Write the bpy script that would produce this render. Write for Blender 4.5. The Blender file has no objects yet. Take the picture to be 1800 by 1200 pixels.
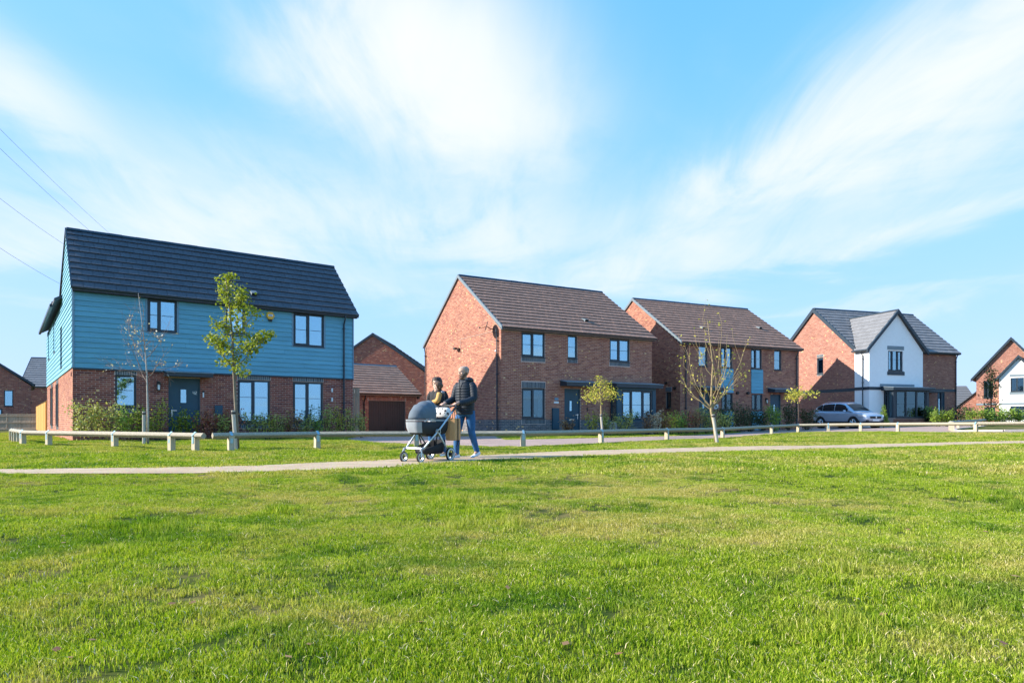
import bpy, bmesh, math, random
from math import sin, cos, radians, pi, sqrt, atan2
from mathutils import Vector, Matrix, noise

sc = bpy.context.scene
C = sc.collection
R = random.Random(7)
FPX, HZ, EYE = 1183.3, 739.3, 0.72      # focal length in photo pixels, horizon row, eye height in metres

# ------------------------------------------------------------------ camera
cd = bpy.data.cameras.new('camera'); cam = bpy.data.objects.new('camera', cd); C.objects.link(cam)
cam.location = (0, 0, EYE); cam.rotation_euler = (pi/2, 0, 0)
cd.sensor_width = 36; cd.lens = 36*FPX/1800; cd.shift_y = (HZ-600)/1800
cd.clip_start = 0.05; cd.clip_end = 3000
sc.camera = cam

# ------------------------------------------------------------------ sun, sky, exposure
SUN_EL = radians(27.5)
sc.view_settings.view_transform = 'Standard'; sc.view_settings.look = 'None'
sc.view_settings.gamma = 1; sc.view_settings.use_curve_mapping = False
sc.view_settings.exposure = 1.6
sl = bpy.data.lights.new('sun', 'SUN'); sl.energy = 3.2; sl.angle = radians(0.55); sl.color = (1, 0.93, 0.82)
so = bpy.data.objects.new('sun', sl); C.objects.link(so); so.location = (-40, 0, 30)
so.rotation_euler = Vector((cos(SUN_EL)*.997, cos(SUN_EL)*.08, -sin(SUN_EL))).to_track_quat('-Z', 'Y').to_euler()

world = bpy.data.worlds.new('World'); sc.world = world; world.use_nodes = True
wt = world.node_tree; wt.nodes.clear()
class NT:
    """small wrapper to write node graphs"""
    def __init__(s, t): s.t = t
    def n(s, typ, **kw):
        nd = s.t.nodes.new(typ)
        for k, v in kw.items():
            if k.startswith('i_'): nd.inputs[k[2:].replace('_', ' ')].default_value = v
            else: setattr(nd, k, v)
        return nd
    def link(s, a, b): s.t.links.new(a, b)
    def m(s, op, a, b=None, c=None, clamp=False):
        nd = s.t.nodes.new('ShaderNodeMath'); nd.operation = op; nd.use_clamp = clamp
        for i, v in enumerate((a, b, c)):
            if v is None: continue
            if isinstance(v, (int, float)): nd.inputs[i].default_value = v
            else: s.link(v, nd.inputs[i])
        return nd.outputs[0]
    def mixc(s, f, a, b, mode='MIX'):
        nd = s.t.nodes.new('ShaderNodeMix'); nd.data_type = 'RGBA'; nd.blend_type = mode
        for sock, v in ((nd.inputs[0], f), (nd.inputs[6], a), (nd.inputs[7], b)):
            if isinstance(v, (int, float)): sock.default_value = v
            elif isinstance(v, tuple): sock.default_value = v if len(v) == 4 else (*v, 1)
            else: s.link(v, sock)
        return nd.outputs[2]
    def ramp(s, f, stops, interp='LINEAR'):
        nd = s.t.nodes.new('ShaderNodeValToRGB'); nd.color_ramp.interpolation = interp
        e = nd.color_ramp.elements
        while len(e) < len(stops): e.new(0.5)
        for el, (p, c) in zip(e, stops): el.position = p; el.color = (*c, 1) if len(c) == 3 else c
        s.link(f, nd.inputs[0]); return nd.outputs[0]
    def smooth(s, v, a, b):
        nd = s.t.nodes.new('ShaderNodeMapRange'); nd.interpolation_type = 'SMOOTHSTEP'
        s.link(v, nd.inputs[0]); nd.inputs[1].default_value = a; nd.inputs[2].default_value = b
        return nd.outputs[0]

def build_sky():
    g = NT(wt)
    out = g.n('ShaderNodeOutputWorld'); bg = g.n('ShaderNodeBackground'); g.link(bg.outputs[0], out.inputs[0])
    bg.inputs[1].default_value = SKY_STRENGTH
    sky = g.n('ShaderNodeTexSky', sky_type='NISHITA', sun_disc=False, sun_elevation=SUN_EL, sun_rotation=radians(265),
              air_density=1.0, dust_density=0.7, ozone_density=1.3, altitude=50)
    tc = g.n('ShaderNodeTexCoord'); sep = g.n('ShaderNodeSeparateXYZ'); g.link(tc.outputs['Generated'], sep.inputs[0])
    x, y, z = sep.outputs
    az = g.m('ARCTAN2', x, y); el = g.m('ARCSINE', z)
    # a flat cloud layer far above: direction projected on a plane, so cloud texture thins towards the horizon
    inv = g.m('DIVIDE', 1.0, g.m('ADD', g.m('MAXIMUM', z, 0.0), 0.10))
    comb = g.n('ShaderNodeCombineXYZ'); g.link(g.m('MULTIPLY', x, inv), comb.inputs[0]); g.link(g.m('MULTIPLY', y, inv), comb.inputs[1])
    def fbm(scale, detail, rough, rot, sy, dist=0.0):
        mp = g.n('ShaderNodeMapping'); g.link(comb.outputs[0], mp.inputs[0])
        mp.inputs['Rotation'].default_value = (0, 0, rot); mp.inputs['Scale'].default_value = (1, sy, 1)
        nz = g.n('ShaderNodeTexNoise'); g.link(mp.outputs[0], nz.inputs[0])
        nz.inputs['Scale'].default_value = scale; nz.inputs['Detail'].default_value = detail
        nz.inputs['Roughness'].default_value = rough; nz.inputs['Distortion'].default_value = dist
        return nz.outputs[0]
    n1 = fbm(1.1, 6, 0.55, 0.5, 1.0, 0.6)          # soft body
    n2 = fbm(3.2, 6, 0.62, 0.9, 0.35, 0.8)         # wind-drawn streaks
    n3 = fbm(9.0, 4, 0.6, 0.75, 0.22, 0.5)         # fine ripples
    # broad bodies of cloud: azimuth, elevation, size, tilt, weight (radians)
    def ae(px, py):
        a = math.atan((px-900)/FPX); return a, math.atan((HZ-py)/FPX*cos(a))
    total = None
    wob = g.m('SUBTRACT', n1, 0.5); wob2 = g.m('SUBTRACT', n2, 0.5)
    for px, py, rx, ry, rot, wgt in SKY_CLOUDS:
        a0, e0 = ae(px, py)
        da = g.m('ADD', g.m('SUBTRACT', az, a0), g.m('MULTIPLY', wob2, 0.16))
        de = g.m('ADD', g.m('SUBTRACT', el, e0), g.m('MULTIPLY', wob, 0.16))
        c_, s_ = cos(rot), sin(rot)
        uu = g.m('DIVIDE', g.m('ADD', g.m('MULTIPLY', da, c_), g.m('MULTIPLY', de, s_)), rx/FPX)
        vv = g.m('DIVIDE', g.m('SUBTRACT', g.m('MULTIPLY', de, c_), g.m('MULTIPLY', da, s_)), ry/FPX)
        d = g.m('ADD', g.m('MULTIPLY', uu, uu), g.m('MULTIPLY', vv, vv))
        b = g.m('MULTIPLY', g.m('EXPONENT', g.m('MULTIPLY', d, -0.95)), wgt)
        total = b if total is None else g.m('ADD', total, b)
    # the same kind of cloud all round the sky
    rest = g.m('MULTIPLY', g.smooth(n1, 0.52, 0.78), 0.38)
    side = g.smooth(g.m('ABSOLUTE', az), 0.75, 1.1)
    total = g.m('ADD', total, g.m('MULTIPLY', rest, g.m('ADD', g.m('MULTIPLY', side, 0.8), 0.2)))
    tex = g.m('ADD', g.m('MULTIPLY', n2, 0.75), g.m('ADD', g.m('MULTIPLY', n1, 0.45), g.m('MULTIPLY', n3, 0.22)))
    dens = g.m('MULTIPLY', total, g.m('ADD', g.m('MULTIPLY', g.smooth(tex, 0.36, 0.95), 1.2), 0.10))
    dens = g.m('SUBTRACT', 1.0, g.m('EXPONENT', g.m('MULTIPLY', dens, -1.35)))
    # sky colour: the Nishita sky, with the thin pale veil of the photograph towards the horizon
    # soft shoulder, as the camera's own tone curve gives the bright lower sky
    def vm(op, a, b):
        nd = g.n('ShaderNodeVectorMath', operation=op)
        for i, v in enumerate((a, b)):
            if isinstance(v, tuple): nd.inputs[i].default_value = v
            else: g.link(v, nd.inputs[i])
        return nd.outputs[0]
    lit = vm('MULTIPLY', sky.outputs[0], SKY_TINT)
    base = vm('DIVIDE', lit, vm('ADD', vm('DIVIDE', lit, SKY_SHOULDER), (1, 1, 1)))
    veil = g.m('MULTIPLY', g.m('POWER', g.m('SUBTRACT', 1.0, g.m('MAXIMUM', z, 0.0)), 4.0), 0.5)
    base = g.mixc(veil, base, SKY_VEIL)
    col = g.mixc(dens, base, SKY_CLOUD)
    g.link(col, bg.inputs[0])
SKY_STRENGTH = 0.118
SKY_TINT = (0.68, 3.0, 8.0)
SKY_SHOULDER = (2.65, 2.62, 4.1)
SKY_VEIL = (1.95, 2.65, 3.3)
SKY_CLOUD = (2.85, 2.92, 3.0)
SKY_CLOUDS = [(740, 55, 170, 105, 0.0, 1.25), (810, 175, 180, 95, -0.2, 1.5), (870, 260, 120, 60, 0.0, .5), (560, 130, 90, 60, 0.0, .4), (400, 390, 330, 60, 0.08, .75), (160, 215, 260, 40, -0.42, .42), (480, 290, 200, 40, -.25, .28),
              (30, 120, 80, 40, -0.4, .5), (860, 415, 200, 50, 0.1, .7), (1480, 240, 330, 66, 0.42, 1.05), (1740, 100, 230, 90, 0.35, 1.1), (1720, 260, 200, 60, .3, .35),
              (1600, 400, 300, 20, 0.16, .55), (1150, 470, 260, 26, 0.12, .4), (90, 440, 170, 30, 0.0, .35), (640, 510, 150, 30, -0.1, .35),
              (1600, 530, 250, 14, 0.05, .3)]
build_sky()

# ------------------------------------------------------------------ materials
def new_mat(name):
    m = bpy.data.materials.new(name); m.use_nodes = True
    t = m.node_tree; b = t.nodes['Principled BSDF']
    return m, NT(t), b
def mat(name, col, rough=0.75, var=0.15, scale=6.0, metallic=0.0, bump=0.0, bscale=40.0, spec=0.4, stretch=None, rnd=0.0):
    m, g, b = new_mat(name)
    tc = g.n('ShaderNodeTexCoord'); src = tc.outputs['Object']
    if stretch:
        mp = g.n('ShaderNodeMapping'); mp.inputs['Scale'].default_value = stretch; g.link(src, mp.inputs[0]); src = mp.outputs[0]
    nz = g.n('ShaderNodeTexNoise', i_Scale=scale, i_Detail=5.0, i_Roughness=0.6); g.link(src, nz.inputs['Vector'])
    lo = tuple(c*(1-var) for c in col); hi = tuple(min(1, c*(1+var)) for c in col)
    cc = g.ramp(nz.outputs[0], [(0.3, lo), (0.7, hi)])
    if rnd:
        v = g.m('ADD', g.m('MULTIPLY', rnd_value(g), 2*rnd), 1-rnd)
        vm = g.n('ShaderNodeVectorMath', operation='SCALE'); g.link(cc, vm.inputs[0]); g.link(v, vm.inputs['Scale']); cc = vm.outputs[0]
    g.link(cc, b.inputs['Base Color'])
    b.inputs['Roughness'].default_value = rough; b.inputs['Metallic'].default_value = metallic
    b.inputs['Specular IOR Level'].default_value = spec
    if bump:
        n2 = g.n('ShaderNodeTexNoise', i_Scale=bscale, i_Detail=4.0); g.link(src, n2.inputs['Vector'])
        bp = g.n('ShaderNodeBump', i_Strength=bump, i_Distance=0.01); g.link(n2.outputs[0], bp.inputs['Height']); g.link(bp.outputs[0], b.inputs['Normal'])
    return m
def rnd_value(g):
    oi = g.n('ShaderNodeObjectInfo'); ge = g.n('ShaderNodeNewGeometry')
    return g.m('FRACT', g.m('ADD', oi.outputs['Random'], ge.outputs['Random Per Island']))
def brick_mat(name, stops, rough=0.85):
    m, g, b = new_mat(name)
    r = rnd_value(g)
    col = g.ramp(r, stops, 'CONSTANT')
    tc = g.n('ShaderNodeTexCoord'); nz = g.n('ShaderNodeTexNoise', i_Scale=9.0, i_Detail=4.0); g.link(tc.outputs['Object'], nz.inputs['Vector'])
    k = g.m('ADD', g.m('MULTIPLY', nz.outputs[0], 0.6), 0.7)
    r2 = g.m('FRACT', g.m('MULTIPLY', r, 37.7)); k = g.m('MULTIPLY', k, g.m('ADD', g.m('MULTIPLY', r2, 0.24), 0.88))
    geo = g.n('ShaderNodeNewGeometry'); big = g.n('ShaderNodeTexNoise', i_Scale=.55, i_Detail=4.0, i_Roughness=.6); g.link(geo.outputs['Position'], big.inputs['Vector'])
    k = g.m('MULTIPLY', k, g.m('ADD', g.m('MULTIPLY', big.outputs[0], 0.5), 0.75))
    vm = g.n('ShaderNodeVectorMath', operation='SCALE'); g.link(col, vm.inputs[0]); g.link(k, vm.inputs['Scale'])
    g.link(vm.outputs[0], b.inputs['Base Color']); b.inputs['Roughness'].default_value = rough
    b.inputs['Specular IOR Level'].default_value = 0.25
    return m
def leaf_mat(name, stops, trans=0.35, rough=0.5):
    m, g, b = new_mat(name)
    col = g.ramp(rnd_value(g), stops)
    g.link(col, b.inputs['Base Color']); b.inputs['Roughness'].default_value = rough; b.inputs['Specular IOR Level'].default_value = 0.3
    tr = g.n('ShaderNodeBsdfTranslucent'); g.link(g.mixc(1.0, col, (1.0, 1.05, 0.6), 'MULTIPLY'), tr.inputs[0])
    mx = g.n('ShaderNodeMixShader'); mx.inputs[0].default_value = trans
    g.link(b.outputs[0], mx.inputs[1]); g.link(tr.outputs[0], mx.inputs[2])
    g.link(mx.outputs[0], g.t.nodes['Material Output'].inputs[0])
    return m
def glass_mat(name, tint=(0.75, 0.85, 0.88), base=0.44):
    m, g, b = new_mat(name)
    g.t.nodes.remove(b)
    gl = g.n('ShaderNodeBsdfGlossy'); gl.inputs['Roughness'].default_value = 0.015; gl.inputs['Color'].default_value = (0.50, 0.80, 0.95, 1)
    tc = g.n('ShaderNodeTexCoord'); nz = g.n('ShaderNodeTexNoise', i_Scale=1.3, i_Detail=1.0); g.link(tc.outputs['Object'], nz.inputs['Vector'])
    bp = g.n('ShaderNodeBump', i_Strength=0.012, i_Distance=0.05); g.link(nz.outputs[0], bp.inputs['Height']); g.link(bp.outputs[0], gl.inputs['Normal'])
    tr = g.n('ShaderNodeBsdfTransparent'); tr.inputs[0].default_value = (*tint, 1)
    fr = g.n('ShaderNodeFresnel'); fr.inputs[0].default_value = 1.5
    f = g.m('ADD', g.m('MULTIPLY', fr.outputs[0], 1.3), base, clamp=True)
    mx = g.n('ShaderNodeMixShader'); g.link(f, mx.inputs[0]); g.link(tr.outputs[0], mx.inputs[1]); g.link(gl.outputs[0], mx.inputs[2])
    g.link(mx.outputs[0], g.t.nodes['Material Output'].inputs[0])
    return m

M = {}
M['brick_blue_house'] = brick_mat('brick_dark_red', [(0, (.23, .066, .046)), (.25, (.27, .080, .055)), (.5, (.165, .050, .042)), (.68, (.30, .092, .062)), (.92, (.34, .13, .08))])
M['brick_multi'] = brick_mat('brick_multi_red', [(0, (.33, .132, .085)), (.25, (.38, .16, .10)), (.5, (.28, .102, .07)), (.7, (.40, .17, .107)), (.92, (.44, .205, .125))])
M['brick_warm'] = brick_mat('brick_warm_red', [(0, (.31, .130, .088)), (.3, (.35, .15, .10)), (.6, (.28, .110, .078)), (.85, (.38, .175, .122))])
M['brick_garage'] = brick_mat('brick_orange_red', [(0, (.32, .105, .065)), (.3, (.38, .125, .075)), (.6, (.27, .085, .058)), (.9, (.44, .19, .12))])
M['brick_buff'] = brick_mat('brick_buff', [(0, (.66, .40, .17)), (.5, (.58, .31, .13)), (.8, (.70, .47, .25))])
M['brick_slate'] = brick_mat('brick_slate_blue', [(0, (.10, .115, .13)), (.35, (.13, .145, .16)), (.7, (.085, .10, .115)), (.9, (.16, .175, .19))])
M['mortar'] = mat('mortar', (.58, .43, .37), .95, .12, 20)
M['mortar_dark'] = mat('mortar_dark', (.44, .32, .275), .95, .12, 20)
M['mortar_grey'] = mat('mortar_grey', (.58, .58, .57), .95, .12, 20)
M['clad'] = mat('blue_board', (.145, .385, .50), .62, .12, 2, stretch=(.6, 5, 5), rnd=.06, bump=.15, bscale=60, spec=.3)
M['clad_soft'] = mat('grey_blue_board', (.16, .28, .37), .6, .06, 3, rnd=.04)
M['anthracite'] = mat('anthracite_upvc', (.030, .045, .060), .38, .12, 5)
M['trim_grey'] = mat('grey_trim', (.20, .25, .28), .5, .08, 5)
M['verge'] = mat('verge_cap', (.15, .19, .215), .6, .1, 8)
M['door'] = mat('teal_door', (.020, .075, .115), .4, .1, 3)
M['chrome'] = mat('satin_chrome', (.75, .76, .78), .25, .03, 8, metallic=.9)
M['glass'] = glass_mat('window_glass')
M['glass_dark'] = glass_mat('window_glass_dark', (.55, .62, .65), .10)
M['blind'] = mat('pale_blind', (.50, .64, .72), .8, .04, 4)
M['curtain'] = mat('cream_curtain', (.62, .62, .56), .9, .12, 14, stretch=(9, 9, .3))
M['tile_slate'] = mat('slate_grey_tile', (.070, .075, .088), .6, .2, 14, rnd=.09, bump=.2, bscale=80, spec=.35)
M['tile_brown'] = mat('brown_tile', (.275, .165, .122), .85, .22, 5, rnd=.08, bump=.2, bscale=80, spec=.3)
M['tile_grey'] = mat('grey_tile', (.19, .19, .195), .72, .16, 14, rnd=.08, bump=.2, bscale=80, spec=.3)
M['tile_rust'] = mat('rust_brown_tile', (.30, .185, .135), .78, .2, 14, rnd=.12, bump=.2, bscale=80, spec=.25)
M['render'] = mat('white_render', (.90, .91, .90), .9, .03, 4, bump=.1, bscale=120)
M['plaster'] = mat('inner_wall', (.25, .24, .22), .95, .1, 3)
M['garage_door'] = mat('brown_black_steel', (.055, .042, .045), .5, .08, 4)
M['timber_rail'] = mat('weathered_timber', (.36, .315, .235), .85, .34, 5, stretch=(1, 9, 9), bump=.4, bscale=30)
M['timber_post'] = mat('pale_sawn_timber', (.52, .44, .31), .8, .2, 6, stretch=(8, 8, 1), bump=.4, bscale=30)
M['fence_grey'] = mat('grey_brown_fence', (.40, .31, .22), .85, .2, 5, stretch=(6, 6, 1), rnd=.12)
M['fence_orange'] = mat('orange_fence', (.72, .36, .10), .8, .12, 5, stretch=(6, 6, 1), rnd=.10)
M['strap'] = mat('galvanised_strap', (.32, .50, .58), .4, .1, 10, metallic=.4)
M['yellow'] = mat('alarm_yellow', (.80, .42, .03), .4, .03, 5)
M['white'] = mat('white_plastic', (.78, .80, .80), .45, .03, 5)
M['black'] = mat('black_plastic', (.014, .015, .017), .45, .2, 8)
M['cable'] = mat('cable_grey', (.10, .12, .14), .6, .1, 5)
M['copper_lamp'] = mat('dark_bronze', (.05, .035, .03), .5, .1, 5)
M['wood_stake'] = mat('stake_timber', (.45, .42, .36), .85, .2, 6, stretch=(8, 8, 1))
M['bark_white'] = mat('birch_bark', (.40, .37, .33), .8, .3, 14, stretch=(1, 1, 3))
M['bark_twig'] = mat('twig_bark', (.26, .19, .15), .85, .25, 14)
M['bark_grey'] = mat('grey_bark', (.20, .165, .12), .85, .25, 14)
M['bark_tan'] = mat('tan_bark', (.33, .25, .13), .85, .3, 14)
M['bark_dark'] = mat('dark_bark', (.07, .05, .04), .85, .25, 14)
M['soil'] = mat('soil', (.085, .060, .042), .95, .35, 8, bump=.8, bscale=25)
M['leaf_lime'] = leaf_mat('lime_leaf', [(0, (.16, .22, .02)), (.35, (.30, .36, .035)), (.7, (.42, .43, .05)), (.9, (.12, .17, .02)), (1, (.50, .45, .10))], .42)
M['leaf_yellow'] = leaf_mat('yellow_leaf', [(0, (0.589, 0.527, 0.078)), (.5, (0.403, 0.434, 0.078)), (1, (0.750, 0.589, 0.109))], .4)
M['leaf_olive'] = leaf_mat('olive_leaf', [(0, (0.372, 0.409, 0.102)), (.45, (0.539, 0.521, 0.139)), (.8, (0.242, 0.298, 0.074)), (1, (0.781, 0.632, 0.223))], .3)
M['leaf_red'] = leaf_mat('wine_leaf', [(0, (0.372, 0.106, 0.082)), (.5, (0.558, 0.198, 0.118)), (.8, (0.257, 0.082, 0.068)), (1, (0.697, 0.466, 0.163))], .3)
M['leaf_green'] = leaf_mat('green_leaf', [(0, (0.139, 0.248, 0.046)), (.5, (0.232, 0.372, 0.062)), (1, (0.403, 0.496, 0.109))], .35)
M['leaf_dark'] = leaf_mat('dark_leaf', [(0, (.035, .055, .022)), (.6, (.06, .085, .03)), (1, (.11, .12, .045))], .2)
M['leaf_pale'] = leaf_mat('pale_leaf', [(0, (0.698, 0.589, 0.465)), (.5, (0.527, 0.403, 0.279)), (1, (0.750, 0.750, 0.651))], .3)
M['leaf_brown'] = leaf_mat('russet_leaf', [(0, (0.310, 0.171, 0.085)), (.5, (0.465, 0.264, 0.124)), (1, (0.248, 0.109, 0.062))], .3)
M['leaf_bright'] = leaf_mat('bright_leaf', [(0, (0.187, 0.282, 0.031)), (.6, (0.266, 0.359, 0.047)), (1, (0.140, 0.219, 0.031))], .4)

# ------------------------------------------------------------------ mesh helpers
class MB:
    def __init__(s): s.v = []; s.f = []; s.m = []; s.cur = 0
    def add(s, vs, fs):
        o = len(s.v); s.v += [tuple(p) for p in vs]
        for f in fs: s.f.append(tuple(i+o for i in f)); s.m.append(s.cur)
    def hexa(s, p, flip=False, open_back=False):
        fs = [(0, 1, 2, 3), (7, 6, 5, 4), (0, 4, 5, 1), (1, 5, 6, 2), (2, 6, 7, 3), (3, 7, 4, 0)]
        if open_back: fs = [fs[0]]+fs[2:]
        if not flip: fs = [f[::-1] for f in fs]
        s.add(p, fs)
    def box(s, x0, x1, y0, y1, z0, z1):
        s.hexa([(x0, y0, z0), (x0, y0, z1), (x1, y0, z1), (x1, y0, z0), (x0, y1, z0), (x0, y1, z1), (x1, y1, z1), (x1, y1, z0)])
    def fbox(s, F, u0, u1, w0, w1, z0, z1, open_back=False):
        P = [F.p(u, w, z) for w in (w0, w1) for (u, z) in ((u0, z0), (u0, z1), (u1, z1), (u1, z0))]
        s.hexa(P, F.flip, open_back)
    def prism(s, pts, off):
        """polygon (3d points) pushed along off"""
        n = len(pts); a = [Vector(p) for p in pts]; b = [p+Vector(off) for p in a]
        s.add(a+b, [tuple(range(n))[::-1], tuple(range(n, 2*n))]+[(i, (i+1) % n, n+(i+1) % n, n+i) for i in range(n)])
    def tube(s, pts, rad, n=6, cap=True):
        pts = [Vector(p) for p in pts]; k = len(pts)
        if isinstance(rad, (int, float)): rad = [rad]*k
        rings = []; ref = None
        for i, p in enumerate(pts):
            d = (pts[min(i+1, k-1)]-pts[max(i-1, 0)]).normalized()
            if ref is None: ref = Vector((0, 0, 1)) if abs(d.z) < .9 else Vector((1, 0, 0))
            a = ref-d*ref.dot(d)
            if a.length < 1e-4: a = d.orthogonal()
            a.normalize(); b = d.cross(a); ref = a
            rings.append([p+(a*cos(2*pi*j/n)+b*sin(2*pi*j/n))*rad[i] for j in range(n)])
        s.loft(rings, cap)
    def loft(s, rings, cap=True):
        n = len(rings[0]); vs = [p for r in rings for p in r]; fs = []
        for i in range(len(rings)-1):
            for j in range(n):
                fs.append((i*n+j, i*n+(j+1) % n, (i+1)*n+(j+1) % n, (i+1)*n+j))
        if cap: fs += [tuple(range(n))[::-1], tuple(range((len(rings)-1)*n, len(rings)*n))]
        s.add(vs, fs)
    def sphere(s, c, r, n=10, k=7, M3=None):
        rr = r if isinstance(r, tuple) else (r, r, r); rings = []
        for i in range(1, k):
            t = pi*i/k
            rings.append([Vector((rr[0]*sin(t)*cos(2*pi*j/n), rr[1]*sin(t)*sin(2*pi*j/n), -rr[2]*cos(t))) for j in range(n)])
        if M3: rings = [[M3 @ p for p in q] for q in rings]
        c = Vector(c); s.loft([[p+c for p in q] for q in rings])
    def disc(s, c, ax, r0, r1, n=20, th=0.0):
        pass
    def build(s, name, mats, parent=None, smooth=False, kind=None, recalc=False, loc=None):
        me = bpy.data.meshes.new(name); me.from_pydata(s.v, [], s.f)
        for mm in (mats if isinstance(mats, (list, tuple)) else [mats]): me.materials.append(mm)
        if any(s.m): me.polygons.foreach_set('material_index', s.m)
        if smooth: me.polygons.foreach_set('use_smooth', [True]*len(s.f))
        if recalc:
            bm = bmesh.new(); bm.from_mesh(me); bmesh.ops.recalc_face_normals(bm, faces=bm.faces); bm.to_mesh(me); bm.free()
        me.update()
        o = bpy.data.objects.new(name, me); C.objects.link(o)
        if parent: o.parent = parent
        if kind: o['kind'] = kind
        if loc: o.location = loc
        return o
def tag(o, label=None, cat=None, group=None, kind=None):
    if label: o['label'] = label
    if cat: o['category'] = cat
    if group: o['group'] = group
    if kind: o['kind'] = kind
    return o
def thing(name, loc, rz, label, cat, group=None):
    o = bpy.data.objects.new(name, None); C.objects.link(o); o.location = loc; o.rotation_euler = (0, 0, rz)
    o.empty_display_size = 0.2
    return tag(o, label, cat, group)
def inst(src, parent, loc, rot=None, name=None):
    o = bpy.data.objects.new(name or src.name.split('.')[0], src.data); C.objects.link(o); o.parent = parent; o.location = loc
    if rot: o.rotation_euler = rot
    return o
class Face:
    """a wall plane: u along it, w into the building, z up"""
    def __init__(s, o, du, dw): s.o = o; s.du = du; s.dw = dw; s.flip = (du[0]*dw[1]-du[1]*dw[0]) < 0
    def p(s, u, w, z): return (s.o[0]+u*s.du[0]+w*s.dw[0], s.o[1]+u*s.du[1]+w*s.dw[1], z)
def at(px, D): return ((px-900)/FPX*D, D)
def zpx(py, D): return EYE+(HZ-py)*D/FPX
def interp(tab, x):
    if x <= tab[0][0]: return tab[0][1]
    for (a, b), (c, d) in zip(tab, tab[1:]):
        if x <= c: return b+(d-b)*(x-a)/(c-a)
    return tab[-1][1]
def ground(x, y):
    t = min(1.0, max(0.0, (x-9)/24)); return 0.50*t

# ------------------------------------------------------------------ ground, lawn, path, road
PATH_FAR = [(-14, 9.75), (-7.44, 9.78), (-4.85, 10.2), (-4.06, 10.5), (-3.34, 11.25), (-2.47, 11.9), (-1.95, 12.4), (-.7, 13.75), (1.34, 15.7), (3.48, 16.9), (5.38, 18.1), (7, 18.8), (10.8, 19.6), (15, 19.6), (30, 20)]
PATH_NEAR = [(-14, 8.56), (-7, 8.93), (-4.23, 9.0), (-2.91, 9.56), (-1.83, 10.11), (-1.36, 10.96), (-0.77, 11.61), (-0.1, 12.21), (1.13, 13.14), (2.67, 14.16), (3.47, 14.72), (5.91, 15.75), (8, 16.86), (10.3, 17.51), (14, 17.88), (30, 18.26)]
ROAD_NEAR = [(-7.4, 34), (-6.6, 26), (-4.4, 21.5), (-2.6, 19.6), (-.6, 18.2), (.33, 18.3), (2.8, 20.9), (5.6, 24.4), (8.65, 27.6), (12.4, 32.1), (14.5, 34.1), (15.8, 33.6), (16.9, 32.6), (17.85, 31.1), (19.4, 28.1), (21.2, 26.4), (30, 25)]
ROAD_FAR = [(-7.4, 38), (-3, 41), (-1.2, 40), (-.7, 32), (-.2, 25.6), (3.3, 28.2), (8.2, 32.5), (12.5, 37), (14, 44), (17, 54), (21.8, 54), (23.3, 44.2), (30, 43), (45, 48)]
def in_path(x, y): return interp(PATH_NEAR, x) < y < interp(PATH_FAR, x)
def in_road(x, y): return x > -7.4 and interp(ROAD_NEAR, x) < y < interp(ROAD_FAR, x)
def edge_dist(x, y):
    d = min(abs(y-interp(t, x)) for t in (PATH_NEAR, PATH_FAR, ROAD_NEAR, ROAD_FAR))
    return d
def bump(x, y):
    b = noise.noise((x*.45, y*.45, 1.3))*.075+noise.noise((x*1.5, y*1.5, 4.1))*.034+noise.noise((x*4.2, y*4.2, 9))*.010
    return b*min(1.0, edge_dist(x, y)/1.2)+.008
def axis(a, b, f):
    out = [a]
    while out[-1] < b: out.append(out[-1]+f(out[-1]))
    return out
xs = axis(-44, 46, lambda x: .16 if abs(x) < 9 else (.5 if abs(x) < 22 else 2.0))
ys = axis(0.5, 62, lambda y: .10 if y < 9 else (.14 if y < 20 else (.5 if y < 40 else 2.0)))
gv, gf, nx = [], [], len(xs)
for y in ys:
    for x in xs:
        z = ground(x, y)
        if in_path(x, y) or in_road(x, y): z -= .05
        else: z += bump(x, y) if y < 34 else .0
        gv.append((x, y, z))
for j in range(len(ys)-1):
    for i in range(nx-1): gf.append((j*nx+i, j*nx+i+1, (j+1)*nx+i+1, (j+1)*nx+i))

def lawn_color(g, dry_bias=0.0):
    """green of the turf by place: lush clumps, ordinary sward and straw-coloured worn patches"""
    ge = g.n('ShaderNodeNewGeometry')
    def nz(scale, det, off):
        mp = g.n('ShaderNodeMapping'); mp.inputs['Location'].default_value = (off, off*.7, 0); mp.inputs['Scale'].default_value = (1, 1, .1)
        g.link(ge.outputs['Position'], mp.inputs[0])
        n = g.n('ShaderNodeTexNoise', i_Scale=scale, i_Detail=det, i_Roughness=.62); g.link(mp.outputs[0], n.inputs['Vector']); return n.outputs[0]
    big = nz(.34, 3.0, 3.0); mid = nz(1.5, 4.0, 11.0); fine = nz(7.0, 3.0, 5.0)
    dry = g.smooth(g.m('ADD', g.m('MULTIPLY', big, .65), g.m('ADD', g.m('MULTIPLY', mid, .45), g.m('MULTIPLY', fine, .2))), .58-dry_bias, .76-dry_bias)
    lush = g.smooth(g.m('ADD', g.m('MULTIPLY', nz(.6, 3.0, 31.0), .5), g.m('MULTIPLY', nz(2.3, 4.0, 17.0), .6)), .53, .68)
    return dry, lush
def ground_mat():
    m, g, b = new_mat('turf_base')
    dry, lush = lawn_color(g)
    c = g.mixc(dry, (.045, .068, .007), (.20, .155, .055)); c = g.mixc(lush, c, (.018, .045, .005))
    g.link(c, b.inputs['Base Color']); b.inputs['Roughness'].default_value = .95; b.inputs['Specular IOR Level'].default_value = .1
    return m
me = bpy.data.meshes.new('lawn'); me.from_pydata(gv, [], gf); me.materials.append(ground_mat()); me.polygons.foreach_set('use_smooth', [True]*len(gf))
lawn = bpy.data.objects.new('lawn', me); C.objects.link(lawn); lawn['kind'] = 'structure'
b = MB()
far_r = []
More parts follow.
